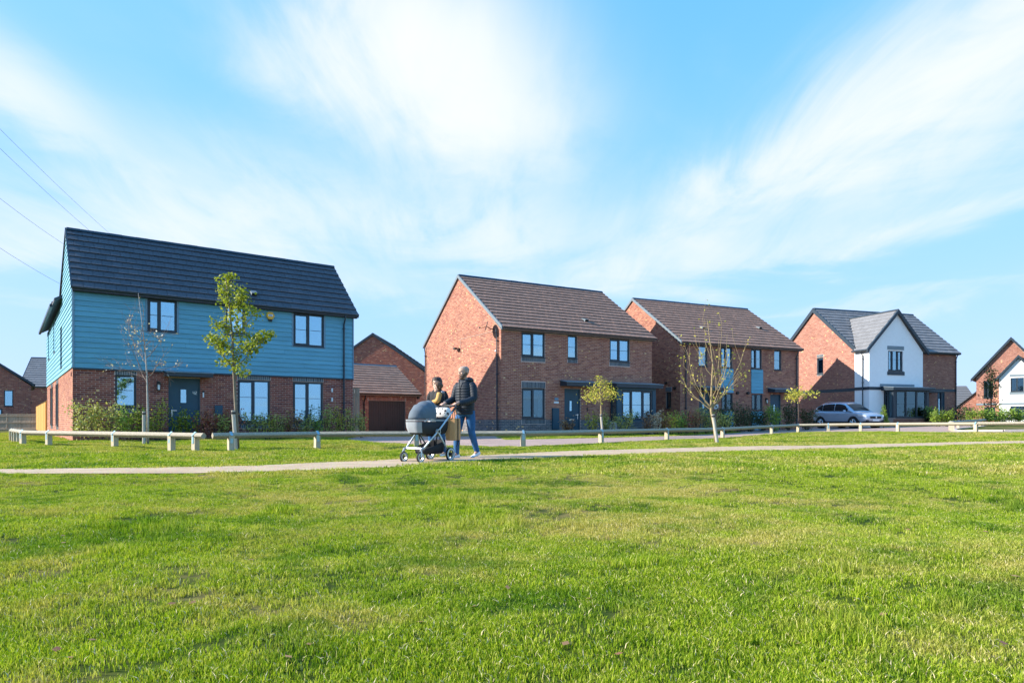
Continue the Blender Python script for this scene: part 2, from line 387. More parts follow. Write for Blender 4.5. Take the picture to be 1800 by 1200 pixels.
for i in range(48):
    a = 2*pi*i/48; far_r.append((a,))
b.add([(0, 30, -.09)]+[(1500*cos(2*pi*i/48), 30+1500*sin(2*pi*i/48), -.09) for i in range(48)], [(0, 1+i, 1+(i+1) % 48) for i in range(48)])
b.build('ground', M['soil'] if False else ground_mat(), kind='structure')

def strip(name, near, far, x0, x1, dx, dz, m, rows=6):
    b = MB(); X = []; x = x0
    while x <= x1+1e-6: X.append(x); x += dx
    for x in X:
        a, c = interp(near, x), interp(far, x)
        for r in range(rows+1):
            y = a+(c-a)*r/rows; b.v.append((x, y, ground(x, y)+dz))
    k = rows+1
    for i in range(len(X)-1):
        for r in range(rows): b.f.append((i*k+r, (i+1)*k+r, (i+1)*k+r+1, i*k+r+1)); b.m.append(0)
    return b.build(name, m, kind='structure')
def gravel_mat():
    m, g, b = new_mat('path_gravel')
    ge = g.n('ShaderNodeNewGeometry')
    n1 = g.n('ShaderNodeTexNoise', i_Scale=2.0, i_Detail=5.0); g.link(ge.outputs['Position'], n1.inputs['Vector'])
    n2 = g.n('ShaderNodeTexVoronoi', i_Scale=55.0); g.link(ge.outputs['Position'], n2.inputs['Vector'])
    c = g.ramp(n1.outputs[0], [(.3, (.42, .31, .205)), (.7, (.55, .42, .29))])
    c = g.mixc(.35, c, n2.outputs['Color'], 'SOFT_LIGHT')
    g.link(c, b.inputs['Base Color']); b.inputs['Roughness'].default_value = .95; b.inputs['Specular IOR Level'].default_value = .15
    bp = g.n('ShaderNodeBump', i_Strength=.6, i_Distance=.01); g.link(n2.outputs[0], bp.inputs['Height']); g.link(bp.outputs[0], b.inputs['Normal'])
    return m
def paving_mat():
    m, g, b = new_mat('block_paving')
    ge = g.n('ShaderNodeNewGeometry'); br = g.n('ShaderNodeTexBrick'); mp = g.n('ShaderNodeMapping')
    mp.inputs['Rotation'].default_value = (0, 0, .6); g.link(ge.outputs['Position'], mp.inputs[0]); g.link(mp.outputs[0], br.inputs['Vector'])
    br.inputs['Scale'].default_value = 1.0; br.inputs['Brick Width'].default_value = .2; br.inputs['Row Height'].default_value = .1
    br.inputs['Mortar Size'].default_value = .006
    br.inputs['Color1'].default_value = (.46, .335, .285, 1); br.inputs['Color2'].default_value = (.40, .29, .25, 1); br.inputs['Mortar'].default_value = (.22, .18, .165, 1)
    n1 = g.n('ShaderNodeTexNoise', i_Scale=.8, i_Detail=5.0); g.link(ge.outputs['Position'], n1.inputs['Vector'])
    k = g.ramp(n1.outputs[0], [(.3, (.82, .82, .82)), (.7, (1.08, 1.05, 1.02))])
    g.link(g.mixc(1.0, br.outputs[0], k, 'MULTIPLY'), b.inputs['Base Color']); b.inputs['Roughness'].default_value = .85; b.inputs['Specular IOR Level'].default_value = .25
    return m
M['path'] = gravel_mat(); M['paving'] = paving_mat()
strip('path', PATH_NEAR, PATH_FAR, -14, 30, .25, .022, M['path'])
strip('road', ROAD_NEAR, ROAD_FAR, -7.4, 45, .2, .0, M['paving'], 10)

# ------------------------------------------------------------------ grass: short mown turf of real blades
def blade_mat(name, dry_bias, k=1.0):
    m, g, b = new_mat(name)
    dry, lush = lawn_color(g, dry_bias)
    r = rnd_value(g)
    green = g.ramp(r, [(0, (.06*k, .12*k, .005*k)), (.3, (.21*k, .33*k, .014*k)), (.65, (.38*k, .49*k, .026*k)), (.9, (.52*k, .55*k, .08*k)), (1, (.62*k, .58*k, .24*k))])
    dryc = g.ramp(r, [(0, (.26, .25, .03)), (.5, (.50, .43, .11)), (1, (.74, .62, .32))])
    lushc = g.ramp(r, [(0, (.045, .12, .006)), (.6, (.11, .24, .014)), (1, (.20, .34, .03))])
    c = g.mixc(g.m('MULTIPLY', dry, .85), green, dryc); c = g.mixc(g.m('MULTIPLY', lush, .8), c, lushc)
    g.link(c, b.inputs['Base Color']); b.inputs['Roughness'].default_value = .7; b.inputs['Specular IOR Level'].default_value = .12
    tr = g.n('ShaderNodeBsdfTranslucent'); g.link(g.mixc(1.0, c, (1.0, 1.05, .35), 'MULTIPLY'), tr.inputs[0])
    mx = g.n('ShaderNodeMixShader'); mx.inputs[0].default_value = .38
    g.link(b.outputs[0], mx.inputs[1]); g.link(tr.outputs[0], mx.inputs[2]); g.link(mx.outputs[0], g.t.nodes['Material Output'].inputs[0])
    return m
M['blade'] = blade_mat('grass_blade', 0.0)
M['straw'] = mat('dry_straw', (.62, .52, .30), .7, .15, 6)
tufts = bpy.data.collections.new('tuft_sources')
def make_tuft(i, rad, n, hmin, hmax, wid, lean, straw=0):
    b = MB(); r = random.Random(100+i)
    for k in range(n):
        a = r.uniform(0, 2*pi); d = rad*sqrt(r.random()); x, y = d*cos(a), d*sin(a)
        h = r.uniform(hmin, hmax); t = r.uniform(0, 2*pi); l = h*r.uniform(.1, lean)
        w = wid*r.uniform(.7, 1.3); s = r.uniform(0, 2*pi)
        ex, ey = cos(s)*w/2, sin(s)*w/2; lx, ly = cos(t)*l, sin(t)*l
        b.cur = 1 if k < straw else 0
        if k < straw: lx, ly, h = lx*2.2, ly*2.2, h*.9
        b.add([(x-ex, y-ey, -.01), (x+ex, y+ey, -.01), (x+ex*.8+lx*.35, y+ey*.8+ly*.35, h*.6), (x-ex*.8+lx*.35, y-ey*.8+ly*.35, h*.6), (x+lx, y+ly, h)],
              [(0, 1, 2, 3), (3, 2, 4)])
    me = bpy.data.meshes.new('tuft'); me.from_pydata(b.v, [], b.f); me.materials.append(M['blade']); me.materials.append(M['straw'])
    me.polygons.foreach_set('material_index', b.m)
    o = bpy.data.objects.new('tuft', me); return o
for i in range(4): tufts.objects.link(make_tuft(i, .05, 70, .006, .023, .0030, .85, 1 if i % 2 else 4))
tall = bpy.data.collections.new('tall_sources')
for i in range(3): tall.objects.link(make_tuft(20+i, .09, 110, .03, .075, .004, .7))
coarse = bpy.data.collections.new('coarse_sources')
for i in range(3): coarse.objects.link(make_tuft(40+i, .17, 80, .014, .038, .008, .9, 2))

def scatter_group(name, coll, smin, smax, seed):
    ng = bpy.data.node_groups.new(name, 'GeometryNodeTree')
    ng.interface.new_socket('Geometry', in_out='INPUT', socket_type='NodeSocketGeometry')
    ng.interface.new_socket('Geometry', in_out='OUTPUT', socket_type='NodeSocketGeometry')
    N = ng.nodes; L = ng.links
    gi = N.new('NodeGroupInput'); go = N.new('NodeGroupOutput')
    di = N.new('GeometryNodeDistributePointsOnFaces'); di.inputs['Seed'].default_value = seed
    at_ = N.new('GeometryNodeInputNamedAttribute'); at_.data_type = 'FLOAT'; at_.inputs[0].default_value = 'dens'
    ci = N.new('GeometryNodeCollectionInfo'); ci.inputs[0].default_value = coll; ci.inputs[1].default_value = True; ci.inputs[2].default_value = True
    io = N.new('GeometryNodeInstanceOnPoints'); io.inputs['Pick Instance'].default_value = True
    rv = N.new('FunctionNodeRandomValue'); rv.data_type = 'FLOAT_VECTOR'; rv.inputs[0].default_value = (-.12, -.12, 0); rv.inputs[1].default_value = (.12, .12, 6.283)
    rs = N.new('FunctionNodeRandomValue'); rs.data_type = 'FLOAT'; rs.inputs[2].default_value = smin; rs.inputs[3].default_value = smax; rs.inputs['Seed'].default_value = 5
    L.new(gi.outputs[0], di.inputs['Mesh']); L.new(at_.outputs[0], di.inputs['Density'])
    L.new(di.outputs['Points'], io.inputs['Points']); L.new(ci.outputs[0], io.inputs['Instance'])
    L.new(rv.outputs[0], io.inputs['Rotation']); L.new(rs.outputs[1], io.inputs['Scale']); L.new(io.outputs[0], go.inputs[0])
    return ng
def footprint(x, y):
    for (ox, oy, th, W, D) in ((-15.162, 23.231, .647, 10.3, 6), (-.516, 31.795, .521, 9.33, 9.26), (9.698, 38.834, .442, 9.5, 9.2), (23.488, 46.15, .314, 9.34, 7.56)):
        dx, dy = x-ox, y-oy; a = dx*cos(th)+dy*sin(th); c = -dx*sin(th)+dy*cos(th)
        if -.05 < a < W+.05 and -.05 < c < D: return True
    return False
def grass(name, densf, coll, smin, smax, seed, step, x0, x1, y0, y1, label=None):
    X = [x0+step*i for i in range(int((x1-x0)/step)+1)]; Y = [y0+step*i for i in range(int((y1-y0)/step)+1)]
    v, f, idx, dens = [], [], {}, []
    for j in range(len(Y)-1):
        for i in range(len(X)-1):
            cx, cy = X[i]+step/2, Y[j]+step/2
            if abs(cx) > .80*cy+1.2: continue
            if in_path(cx, cy) or in_road(cx, cy) or footprint(cx, cy): continue
            d = densf(cx, cy)
            if d <= 0: continue
            q = []
            for a, c in ((i, j), (i+1, j), (i+1, j+1), (i, j+1)):
                if (a, c) not in idx:
                    idx[a, c] = len(v); x, y = X[a], Y[c]; v.append((x, y, ground(x, y)+(bump(x, y) if y < 34 else 0))); dens.append(densf(x, y))
                q.append(idx[a, c])
            f.append(q)
    me = bpy.data.meshes.new(name); me.from_pydata(v, [], f)
    at_ = me.attributes.new('dens', 'FLOAT', 'POINT'); at_.data.foreach_set('value', dens); me.materials.append(M['blade'])
    o = bpy.data.objects.new(name, me); C.objects.link(o); o['kind'] = 'stuff'
    md = o.modifiers.new('scatter', 'NODES'); md.node_group = scatter_group(name+'_scatter', coll, smin, smax, seed)
    return o
def near_d(x, y):
    d = min(950, 3000/max(y, 2.0))
    e = min(abs(y-interp(PATH_NEAR, x)), abs(y-interp(PATH_FAR, x)))
    n = noise.noise((x*7, y*7, 3.3))+.6*noise.noise((x*16, y*16, 8.1))+.5*noise.noise((x*1.8, y*1.8, 1.1))
    d *= max(.16, .85+1.25*n)
    return d
grass('mown_grass', near_d, tufts, .5, 1.2, 1, .0625, -15, 15, 1.2, 12.5)
def far_d(x, y):
    return 75 if y < 24 else 36
grass('verge_grass', far_d, coarse, .8, 1.25, 2, .25, -30, 27, 9.0, 44)
def clump_d(x, y):
    n = noise.noise((x*.75+5, y*.75, 2.2))+.5*noise.noise((x*2.4, y*2.4, 7))
    d = 0
    if n > .38 and y < 14: d = min(1, (n-.38)*4)*min(70, 420/y)
    for cx, cy, r in ((.66, 3.42, .17), (-2.0, 3.9, .10), (1.15, 2.35, .2), (-1.9, 5.2, .12)):     # tall dark tussocks
        q = ((x-cx)**2+((y-cy)*1.2)**2)/r**2
        if q < 1: d = max(d, 330*(1-q))
    return d
grass('tall_grass', clump_d, tall, .5, 1.0, 3, .125, -9, 9, 1.3, 13.5)

# ------------------------------------------------------------------ building kit
BR, BP, CR = .215, .226, .075
brick_unit = None
def unit_brick():
    b = MB(); b.hexa([(0, 0, 0), (0, 0, .0635), (BR, 0, .0635), (BR, 0, 0), (0, .018, 0), (0, .018, .0635), (BR, .018, .0635), (BR, .018, 0)], False, True)
    return b
def wall_backing(name, F, u0, u1, z0, z1, ops, m, parent, w0=.005, th=.2, gable=None):
    b = MB(); us = sorted({u0, u1, *[min(max(q, u0), u1) for o in ops for q in o[:2]]}); zs = sorted({z0, z1, *[min(max(q, z0), z1) for o in ops for q in o[2:4]]})
    for zi, zj in zip(zs, zs[1:]):
        run = None
        for ui, uj in zip(us, us[1:]):
            cu, cz = (ui+uj)/2, (zi+zj)/2
            if any(o[0] < cu < o[1] and o[2] < cz < o[3] for o in ops):
                if run is not None: b.fbox(F, run, ui, w0, w0+th, zi, zj); run = None
            elif run is None: run = ui
        if run is not None: b.fbox(F, run, us[-1], w0, w0+th, zi, zj)
    if gable:                                   # (u apex, z apex): triangle on top
        ua, za = gable
        pts = [F.p(u0, w0, z1), F.p(u1, w0, z1), F.p(ua, w0, za)]
        d = Vector(F.p(0, th, 0))-Vector(F.p(0, 0, 0))
        if not F.flip: b.prism(pts[::-1], d)
        else: b.prism(pts, d)
    return b.build(name, m, parent, recalc=True)
def lay_bricks(F, u0, u1, z0, z1, ops, m, parent, lim=None, indiv=0, stuff='brick_courses', phase=0, w0=0.0, key=None):
    """stretcher-bond bricks, each with its own edges, proud of the mortar"""
    mb = MB(); full = []; k = 0; z = z0
    while z+.0635 <= z1+.002:
        a, c = (u0, u1) if lim is None else lim(z+.05)
        x = u0-(BP/2 if (k+phase) % 2 else 0)
        bl = [(o[0], o[1]) for o in ops if o[2] < z+.033 < o[3]]
        while x < c:
            segs = [(max(x, a), min(x+BR, c))]
            for (p, q) in bl:
                ns = []
                for (s, t) in segs:
                    if q <= s or p >= t: ns.append((s, t)); continue
                    if p-s > .03: ns.append((s, p))
                    if t-q > .03: ns.append((q, t))
                segs = ns
            for (s, t) in segs:
                if t-s < .03: continue
                dw = R.uniform(-.0025, .0025)
                if indiv and t-s > BR-.001 and R.random() > .045: full.append((s, z, dw))
                elif t-s > .2 and R.random() < .012+.10*max(0, noise.noise((s*.8+F.o[0], z*.8, F.o[1]+F.du[0]*3))+.12):      # two-tone bricks with a pale fired end
                    q = s+(t-s)*R.uniform(.45, .68); mb.fbox(F, s, q, w0+dw, w0+.018, z, z+.0635, True); mb.cur = 1; mb.fbox(F, q, t, w0+dw, w0+.018, z, z+.0635, True); mb.cur = 0
                else: mb.fbox(F, s, t, w0+dw, w0+.018, z, z+.0635, True)
            x += BP
        z += CR; k += 1
    if indiv:
        full.sort(key=key or (lambda q: q[0]))
        src = None
        for i, (s, z, dw) in enumerate(full):
            if i < indiv:
                p = F.p(s, w0+dw, z)
                if src is None: src = unit_brick().build('brick', m, parent, loc=p)
                else: inst(src, parent, p)
            else: mb.fbox(F, s, s+BR, w0+dw, w0+.018, z, z+.0635, True)
    if mb.v: mb.build(stuff, [m, M['brick_buff']], parent, kind='stuff')
def soldiers(F, u0, u1, z0, z1, m, parent, name='soldier_course', indiv=True):
    """a course of bricks on end over or under an opening"""
    n = max(1, round((u1-u0)/CR)); st = (u1-u0)/n
    b = MB(); b.fbox(F, u0, u1, -.004, .006, z0, z1, True); o = b.build(name, M['mortar_grey'], parent)
    mb = MB()
    for i in range(n): mb.fbox(F, u0+i*st+.007, u0+(i+1)*st-.007, -.010+R.uniform(-.002, .002), .0, z0+.004, z1-.004, True)
    mb.build('soldier_bricks', m, o, kind='stuff')
    return o
def window(F, u0, u1, z0, z1, parent, lights=(.5, .5), recess=.06, blind=None, curtain=False, bar=.5, frame='anthracite', glass='glass', fw=.068, trim=None, sill=True, name='window', blind_m='blind'):
    m = M[frame]; b = MB(); a, c = recess, recess+.07
    b.fbox(F, u0, u0+fw, a, c, z0, z1); b.fbox(F, u1-fw, u1, a, c, z0, z1)
    b.fbox(F, u0+fw, u1-fw, a, c, z1-fw, z1); b.fbox(F, u0+fw, u1-fw, a, c, z0, z0+fw)
    cuts = [u0+fw]; tot = sum(lights); x = u0
    for l in lights[:-1]: x += (u1-u0)*l/tot; cuts += [x-.04, x+.04]
    cuts.append(u1-fw)
    for i in range(1, len(cuts)-1, 2): b.fbox(F, cuts[i], cuts[i+1], a-.006, c, z0+fw, z1-fw)
    spans = [(cuts[i], cuts[i+1]) for i in range(0, len(cuts), 2)]
    for i, (s, t) in enumerate(spans):          # opening sashes stand a little proud
        if i % 2 == 0 and len(spans) > 1:
            q = .035
            b.fbox(F, s, s+q, a-.014, a+.02, z0+fw, z1-fw); b.fbox(F, t-q, t, a-.014, a+.02, z0+fw, z1-fw)
            b.fbox(F, s+q, t-q, a-.014, a+.02, z0+fw, z0+fw+q); b.fbox(F, s+q, t-q, a-.014, a+.02, z1-fw-q, z1-fw)
    if bar:
        zb = z0+(z1-z0)*bar
        for s, t in spans: b.fbox(F, s+.036, t-.036, a+.022, a+.030, zb-.009, zb+.009)
    w = b.build(name, m, parent)
    for s, t in spans:
        g = MB(); g.fbox(F, s+.001, t-.001, a+.034, a+.040, z0+fw+.001, z1-fw-.001); g.build('pane', M[glass], w)
    if sill: s_ = MB(); s_.fbox(F, u0-.02, u1+.02, -.045, a+.02, z0-.035, z0-.001); s_.build('sill', m, w)
    if blind:
        lo, hi = blind
        s_ = MB(); s_.fbox(F, u0+.03, u1-.03, a+.11, a+.115, z0+(z1-z0)*lo, z0+(z1-z0)*hi); s_.build('blind', M[blind_m], w)
    if curtain:
        for s, t in ((u0+.02, u0+(u1-u0)*.24), (u1-(u1-u0)*.24, u1-.02)):
            n = 9; s_ = MB()
            for i in range(n):
                q0, q1 = s+(t-s)*i/n, s+(t-s)*(i+1)/n
                s_.fbox(F, q0, q1, a+.13+(.03 if i % 2 else 0), a+.17, z0, z1)
            s_.build('curtain', M['curtain'], w)
    if trim:
        t_ = MB(); q = .07
        t_.fbox(F, u0-q, u0-.001, -.032, .03, z0-q, z1); t_.fbox(F, u1+.001, u1+q, -.032, .03, z0-q, z1); t_.fbox(F, u0-.001, u1+.001, -.032, .03, z0-q, z0-.037)
        t_.build('window_trim', M[trim], w)
    return w
DIG = {'4': ((0, 1, 0, .45), (0, 1, .45, .45), (.75, .75, 0, 1)), '2': ()}
def digits(F, u, z, h, w, m, parent, text='42'):
    b = MB(); s = h*.16
    def seg(x0, x1, y0, y1): b.fbox(F, u+x0*h, u+x1*h, w-.008, w, z+y0*h, z+y1*h)
    seg(0, .14, .4, 1); seg(0, .55, .36, .5); seg(.38, .52, 0, .35); seg(.38, .52, .51, 1)
    o = .72; seg(o, o+.5, .86, 1); seg(o+.36, o+.5, .5, .85); seg(o, o+.5, .43, .57); seg(o, o+.14, .14, .42); seg(o, o+.5, 0, .14)
    return b.build('house_number', m, parent)
def door(F, u0, u1, z0, z1, parent, glass=None, handle='r', number=False, letter=True, recess=.09, name='front_door'):
    b = MB(); f = .05
    b.fbox(F, u0, u0+f, recess-.02, recess+.06, z0, z1); b.fbox(F, u1-f, u1, recess-.02, recess+.06, z0, z1); b.fbox(F, u0+f, u1-f, recess-.02, recess+.06, z1-f, z1)
    w = b.build(name, M['door'], parent)
    L = MB(); a, c, t = u0+f+.003, u1-f-.003, z1-f-.003
    if glass: g0, g1, g2, g3 = glass
    else: g0 = (a+c)/2-.09; g1 = g0+.18; g2 = z0+1.05; g3 = z0+1.6
    L.fbox(F, a, g0, recess, recess+.045, z0, t); L.fbox(F, g1, c, recess, recess+.045, z0, t)
    L.fbox(F, g0, g1, recess, recess+.045, z0, g2); L.fbox(F, g0, g1, recess, recess+.045, g3, t)
    q = .025
    for (s0, s1, y0, y1) in ((g0-q, g0, g2-q, g3+q), (g1, g1+q, g2-q, g3+q), (g0, g1, g2-q, g2), (g0, g1, g3, g3+q)): L.fbox(F, s0, s1, recess-.014, recess, y0, y1)
    leaf = L.build('door_leaf', M['door'], w)
    g = MB(); g.fbox(F, g0+.001, g1-.001, recess+.015, recess+.02, g2+.001, g3-.001); g.build('pane', M['glass'], w)
    bk = MB(); bk.fbox(F, g0-.05, g1+.05, recess+.08, recess+.085, g2-.05, g3+.05); bk.build('door_blind', M['blind'], w)
    if letter:
        l = MB(); cc = (a+c)/2; l.fbox(F, cc-.16, cc+.16, recess-.012, recess-.0, z0+.66, z0+.73); l.build('letterbox', M['chrome'], w)
    h = MB(); hu = c-.09 if handle == 'r' else a+.06; sg = -1 if handle == 'r' else 1
    h.fbox(F, hu, hu+.035, recess-.012, recess, z0+.72, z0+.98); h.fbox(F, min(hu, hu+sg*.15), max(hu+.035, hu+sg*.15+.02), recess-.06, recess-.035, z0+.93, z0+.955); h.fbox(F, hu+.005, hu+.03, recess-.036, recess-.011, z0+.93, z0+.955)
    h.build('handle', M['chrome'], w)
    st = MB(); st.fbox(F, u0, u1, -.03, recess+.04, z0-.06, z0-.002); st.build('threshold', M['chrome'] if False else M['trim_grey'], w)
    if number: digits(F, g1+.22, g2+.32, .12, recess, M['white'], w)
    return w
def canopy(F, u0, u1, z0, z1, out, parent, m='anthracite', name='canopy'):
    b = MB(); b.hexa([F.p(u0, -out, z0), F.p(u0, -out, z0+(z1-z0)*.62), F.p(u1, -out, z0+(z1-z0)*.62), F.p(u1, -out, z0), F.p(u0, 0, z0), F.p(u0, 0, z1), F.p(u1, 0, z1), F.p(u1, 0, z0)], F.flip)
    o = b.build(name, M[m], parent)
    t = MB(); zz = z0+(z1-z0)*.62
    t.hexa([F.p(u0-.03, -out-.03, zz+.001), F.p(u0-.03, -out-.03, zz+.025), F.p(u1+.03, -out-.03, zz+.025), F.p(u1+.03, -out-.03, zz+.001), F.p(u0-.03, -.001, z1+.001), F.p(u0-.03, -.001, z1+.026), F.p(u1+.03, -.001, z1+.026), F.p(u1+.03, -.001, z1+.001)], F.flip)
    t.build('canopy_roof', M['trim_grey'], o)
    return o
def downpipe(F, u, z0, z1, parent, m='anthracite', out=.07, kick=.18):
    b = MB(); b.tube([F.p(u, -out-kick, z1+.05), F.p(u, -out-kick, z1-.08), F.p(u, -out, z1-.32), F.p(u, -out, z0)], .036, 8)
    z = z1-.5
    while z > z0+.3: b.fbox(F, u-.05, u+.05, -out-.042, -.001, z-.02, z+.02); z -= 1.6
    return b.build('downpipe', M[m], parent, smooth=False)
def lamp(F, u, z, parent, w=0.0, name='wall_lamp'):
    b = MB(); b.fbox(F, u-.04, u+.04, w-.03, w, z-.05, z+.22); b.fbox(F, u-.065, u+.065, w-.16, w-.031, z+.10, z+.14); b.fbox(F, u-.045, u+.045, w-.14, w-.05, z+.141, z+.19)
    b.fbox(F, u-.05, u+.05, w-.145, w-.045, z-.13, z-.10)
    for s in (-.05, .042): b.fbox(F, u+s, u+s+.008, w-.145, w-.135, z-.099, z+.099)
    o = b.build(name, M['black'], parent)
    g = MB(); g.fbox(F, u-.035, u+.035, w-.13, w-.06, z-.098, z+.098); g.build('lamp_glass', M['white'], o)
    return o
def roof(parent, W, t, ze, zr, D, ze2, tile, left=.03, right=.15, fr=.22, gauge=.35, tw=.33, indiv=0, ridge='anthracite', name='roof', cx=0.0, front_cut=None, ridge_indiv=True):
    """pitched roof: front slope from the eave to the ridge at depth t, rear slope to depth D"""
    y0, z0 = -fr, ze+.10
    L = sqrt((t-y0)**2+(zr-z0)**2); p = atan2(zr-z0, t-y0)
    yb, zb = D+.2, ze2+.10
    b = MB(); th = .10
    prof = [(y0, z0), (t, zr), (yb, zb), (yb, zb-th), (t, zr-th-.03), (y0, z0-th)]
    b.prism([(cx-left, y, z) for y, z in prof], (W+left+right, 0, 0))
    o = b.build(name, M[tile], parent, recalc=True)
    es = Vector((0, cos(p), sin(p))); en = Vector((0, -sin(p), cos(p)))
    n = int(L/gauge); g = L/n; nt = int(round((W+left+right)/tw)); q = (W+left+right)/nt
    u = MB(); ln = g+.05
    u.hexa([(.003, 0, .008), (.003, 0, .055), (q-.003, 0, .055), (q-.003, 0, .008), (.003, ln, .0), (.003, ln, .012), (q-.003, ln, .012), (q-.003, ln, .0)])
    src = None; mb = MB(); cnt = 0; items = []
    for j in range(n):
        for i in range(nt+(j % 2)):
            x = cx-left+i*q-(q/2 if j % 2 else 0)
            base = Vector((x, y0, z0))+es*(j*g-.03 if j == 0 else j*g)
            half = (j % 2) and (i == 0 or i == nt)
            items.append((x, base, half, j, i))
    for x, base, half, j, i in items:
        lift = R.uniform(0, .006)
        if front_cut and front_cut(x+q/2, base): continue
        if half:
            x0, x1 = (q/2, q-.003) if i == 0 else (.003, q/2)
            mb.hexa([tuple(base+Vector((xx, 0, 0))+es*yy+en*zz) for xx, yy, zz in ((x0, 0, .008), (x0, 0, .055), (x1, 0, .055), (x1, 0, .008), (x0, ln, 0), (x0, ln, .012), (x1, ln, .012), (x1, ln, 0))])
        elif cnt < indiv:
            pos = base+en*lift
            if src is None:
                src = u.build('roof_tile', M[tile], o, loc=pos); src.rotation_euler = (p, 0, 0)
            else: inst(src, o, pos, (p, 0, 0))
            cnt += 1
        else: mb.add([tuple(base+Vector((v[0], 0, 0))+es*v[1]+en*(v[2]+lift)) for v in u.v], u.f)
    if mb.v: mb.build('tile_courses', M[tile], o, kind='stuff')
    # ridge tiles
    nr = max(1, int((W+left+right)/.45)); st = (W+left+right)/nr; rs = None
    for i in range(nr):
        if rs is None:
            rb = MB(); pr = [(-.13, -.07), (-.06, .035), (.06, .035), (.13, -.07)]
            rb.prism([(0, a_, c_) for a_, c_ in pr], (st-.008, 0, 0)); rs = rb.build('ridge_tile', M[ridge], o, loc=(cx-left+i*st, t, zr+.035), recalc=True)
        else: inst(rs, o, (cx-left+i*st, t, zr+.035+R.uniform(-.004, .004)))
    return o, p, L
def verge(parent, x, out, t, ze, zr, D, ze2, fr=.22, m='verge', h=.17):
    """dry verge cap and barge board along both rakes of a gable at x"""
    y0, z0 = -fr, ze+.10; yb, zb = D+.2, ze2+.10
    for nm, (a, b_) in (('verge_cap', ((y0, z0), (t, zr))), ('verge_cap', ((yb, zb), (t, zr)))):
        b = MB(); b.prism([(x, a[0], a[1]+.055), (x, b_[0], b_[1]+.055), (x, b_[0], b_[1]+.055-h), (x, a[0], a[1]+.055-h)], (out, 0, 0)); b.build(nm, M[m], parent, recalc=True)
def eaves(parent, W, ze, fr=.22, x0=-.03, x1=.15, m='anthracite', F=None):
    b = MB(); b.box(x0+.02, W+x1-.02, -fr+.10, -.001, ze-.02, ze+.02); b.box(x0+.02, W+x1-.02, -fr+.07, -fr+.099, ze-.02, ze+.13)
    o = b.build('fascia', M[m], parent)
    g = MB(); n = 6; r = .058
    rings = [[(x, -fr+.005+r*cos(pi+pi*k/n), ze+.10+r*sin(pi+pi*k/n)) for k in range(n+1)]+[(x, -fr+.005+r*.8*cos(2*pi-pi*k/n), ze+.10+r*.8*sin(2*pi-pi*k/n)) for k in range(n+1)] for x in (x0, W+x1)]
    g.loft(rings); g.build('gutter', M[m], parent, recalc=True)
    return o
def roof_vent(parent, x, y0, z0, p, s, roofo):
    es = Vector((0, cos(p), sin(p))); en = Vector((0, -sin(p), cos(p))); base = Vector((x, y0, z0))+es*s
    b = MB(); vs = [(-.11, 0, .02), (-.11, 0, .17), (.11, 0, .17), (.11, 0, .02), (-.13, .34, .02), (-.13, .34, .05), (.13, .34, .05), (.13, .34, .02)]
    b.hexa([tuple(base+Vector((v[0], 0, 0))+es*v[1]+en*v[2]) for v in vs]); o = b.build('roof_vent', M['verge'], roofo)
    g = MB(); vs = [(-.09, -.006, .04), (-.09, -.006, .15), (.09, -.006, .15), (.09, -.006, .04), (-.09, .02, .04), (-.09, .02, .15), (.09, .02, .15), (.09, .02, .04)]
    g.hexa([tuple(base+Vector((v[0], 0, 0))+es*v[1]+en*v[2]) for v in vs]); g.build('vent_grille', M['black'], roofo)
def boards(F, u0, u1, z0, z1, ops, m, parent, pitch=.18, lim=None, name='cladding_board'):
    """overlapping weatherboards, one object each"""
    z = z0; k = 0
    while z < z1-.03:
        zt = min(z+pitch+.02, z1+.02); a, c = (u0, u1) if lim is None else lim(z+pitch*.5)
        if c-a < .08: break
        segs = [(a, c)]
        for o in ops:
            if o[2] < z+pitch/2 < o[3]:
                ns = []
                for s, t in segs:
                    if o[1] <= s or o[0] >= t: ns.append((s, t)); continue
                    if o[0]-s > .02: ns.append((s, o[0]))
                    if t-o[1] > .02: ns.append((o[1], t))
                segs = ns
        cutl = []
        for s, t in segs:
            q = s
            while t-q > 4.4: j_ = q+R.uniform(2.4, 3.9); cutl.append((q, j_-.003)); q = j_
            cutl.append((q, t))
        for s, t in cutl:
            b = MB(); s1, t1 = (s, t)
            if lim is not None:
                a2, c2 = lim(zt); s2 = max(s, a2) if s == a else s; t2 = min(t, c2) if t == c else t
            else: s2, t2 = s, t
            b.hexa([F.p(s1, -.040, z), F.p(s2, -.012, zt), F.p(t2, -.012, zt), F.p(t1, -.040, z), F.p(s1, -.001, z), F.p(s2, -.001, zt), F.p(t2, -.001, zt), F.p(t1, -.001, z)], F.flip)
            b.build(name, m, parent)
        z += pitch; k += 1
def box_part(name, F, u0, u1, w0, w1, z0, z1, m, parent):
    b = MB(); b.fbox(F, u0, u1, w0, w1, z0, z1); return b.build(name, M[m], parent)
def shell(parent, W, D, z0, zh, m='plaster', t=.25):
    """rear and side walls that close the house behind what the street sees"""
    b = MB(); b.box(.25, W, D-t, D, z0, zh); b.box(W-t, W, .25, D-t-.002, z0, zh)
    return b.build('rear_wall', M[m], parent)
def gable_lim(D, ze, t, zr, ze2=None, slack=.0):
    e2 = ze if ze2 is None else ze2
    def f(z):
        a = 0.004 if z < ze else .004+(z-ze)/(zr-ze)*t
        c = D-.004 if z < e2 else D-.004-(z-e2)/(zr-e2)*(D-t)
        return a+slack, c-slack
    return f

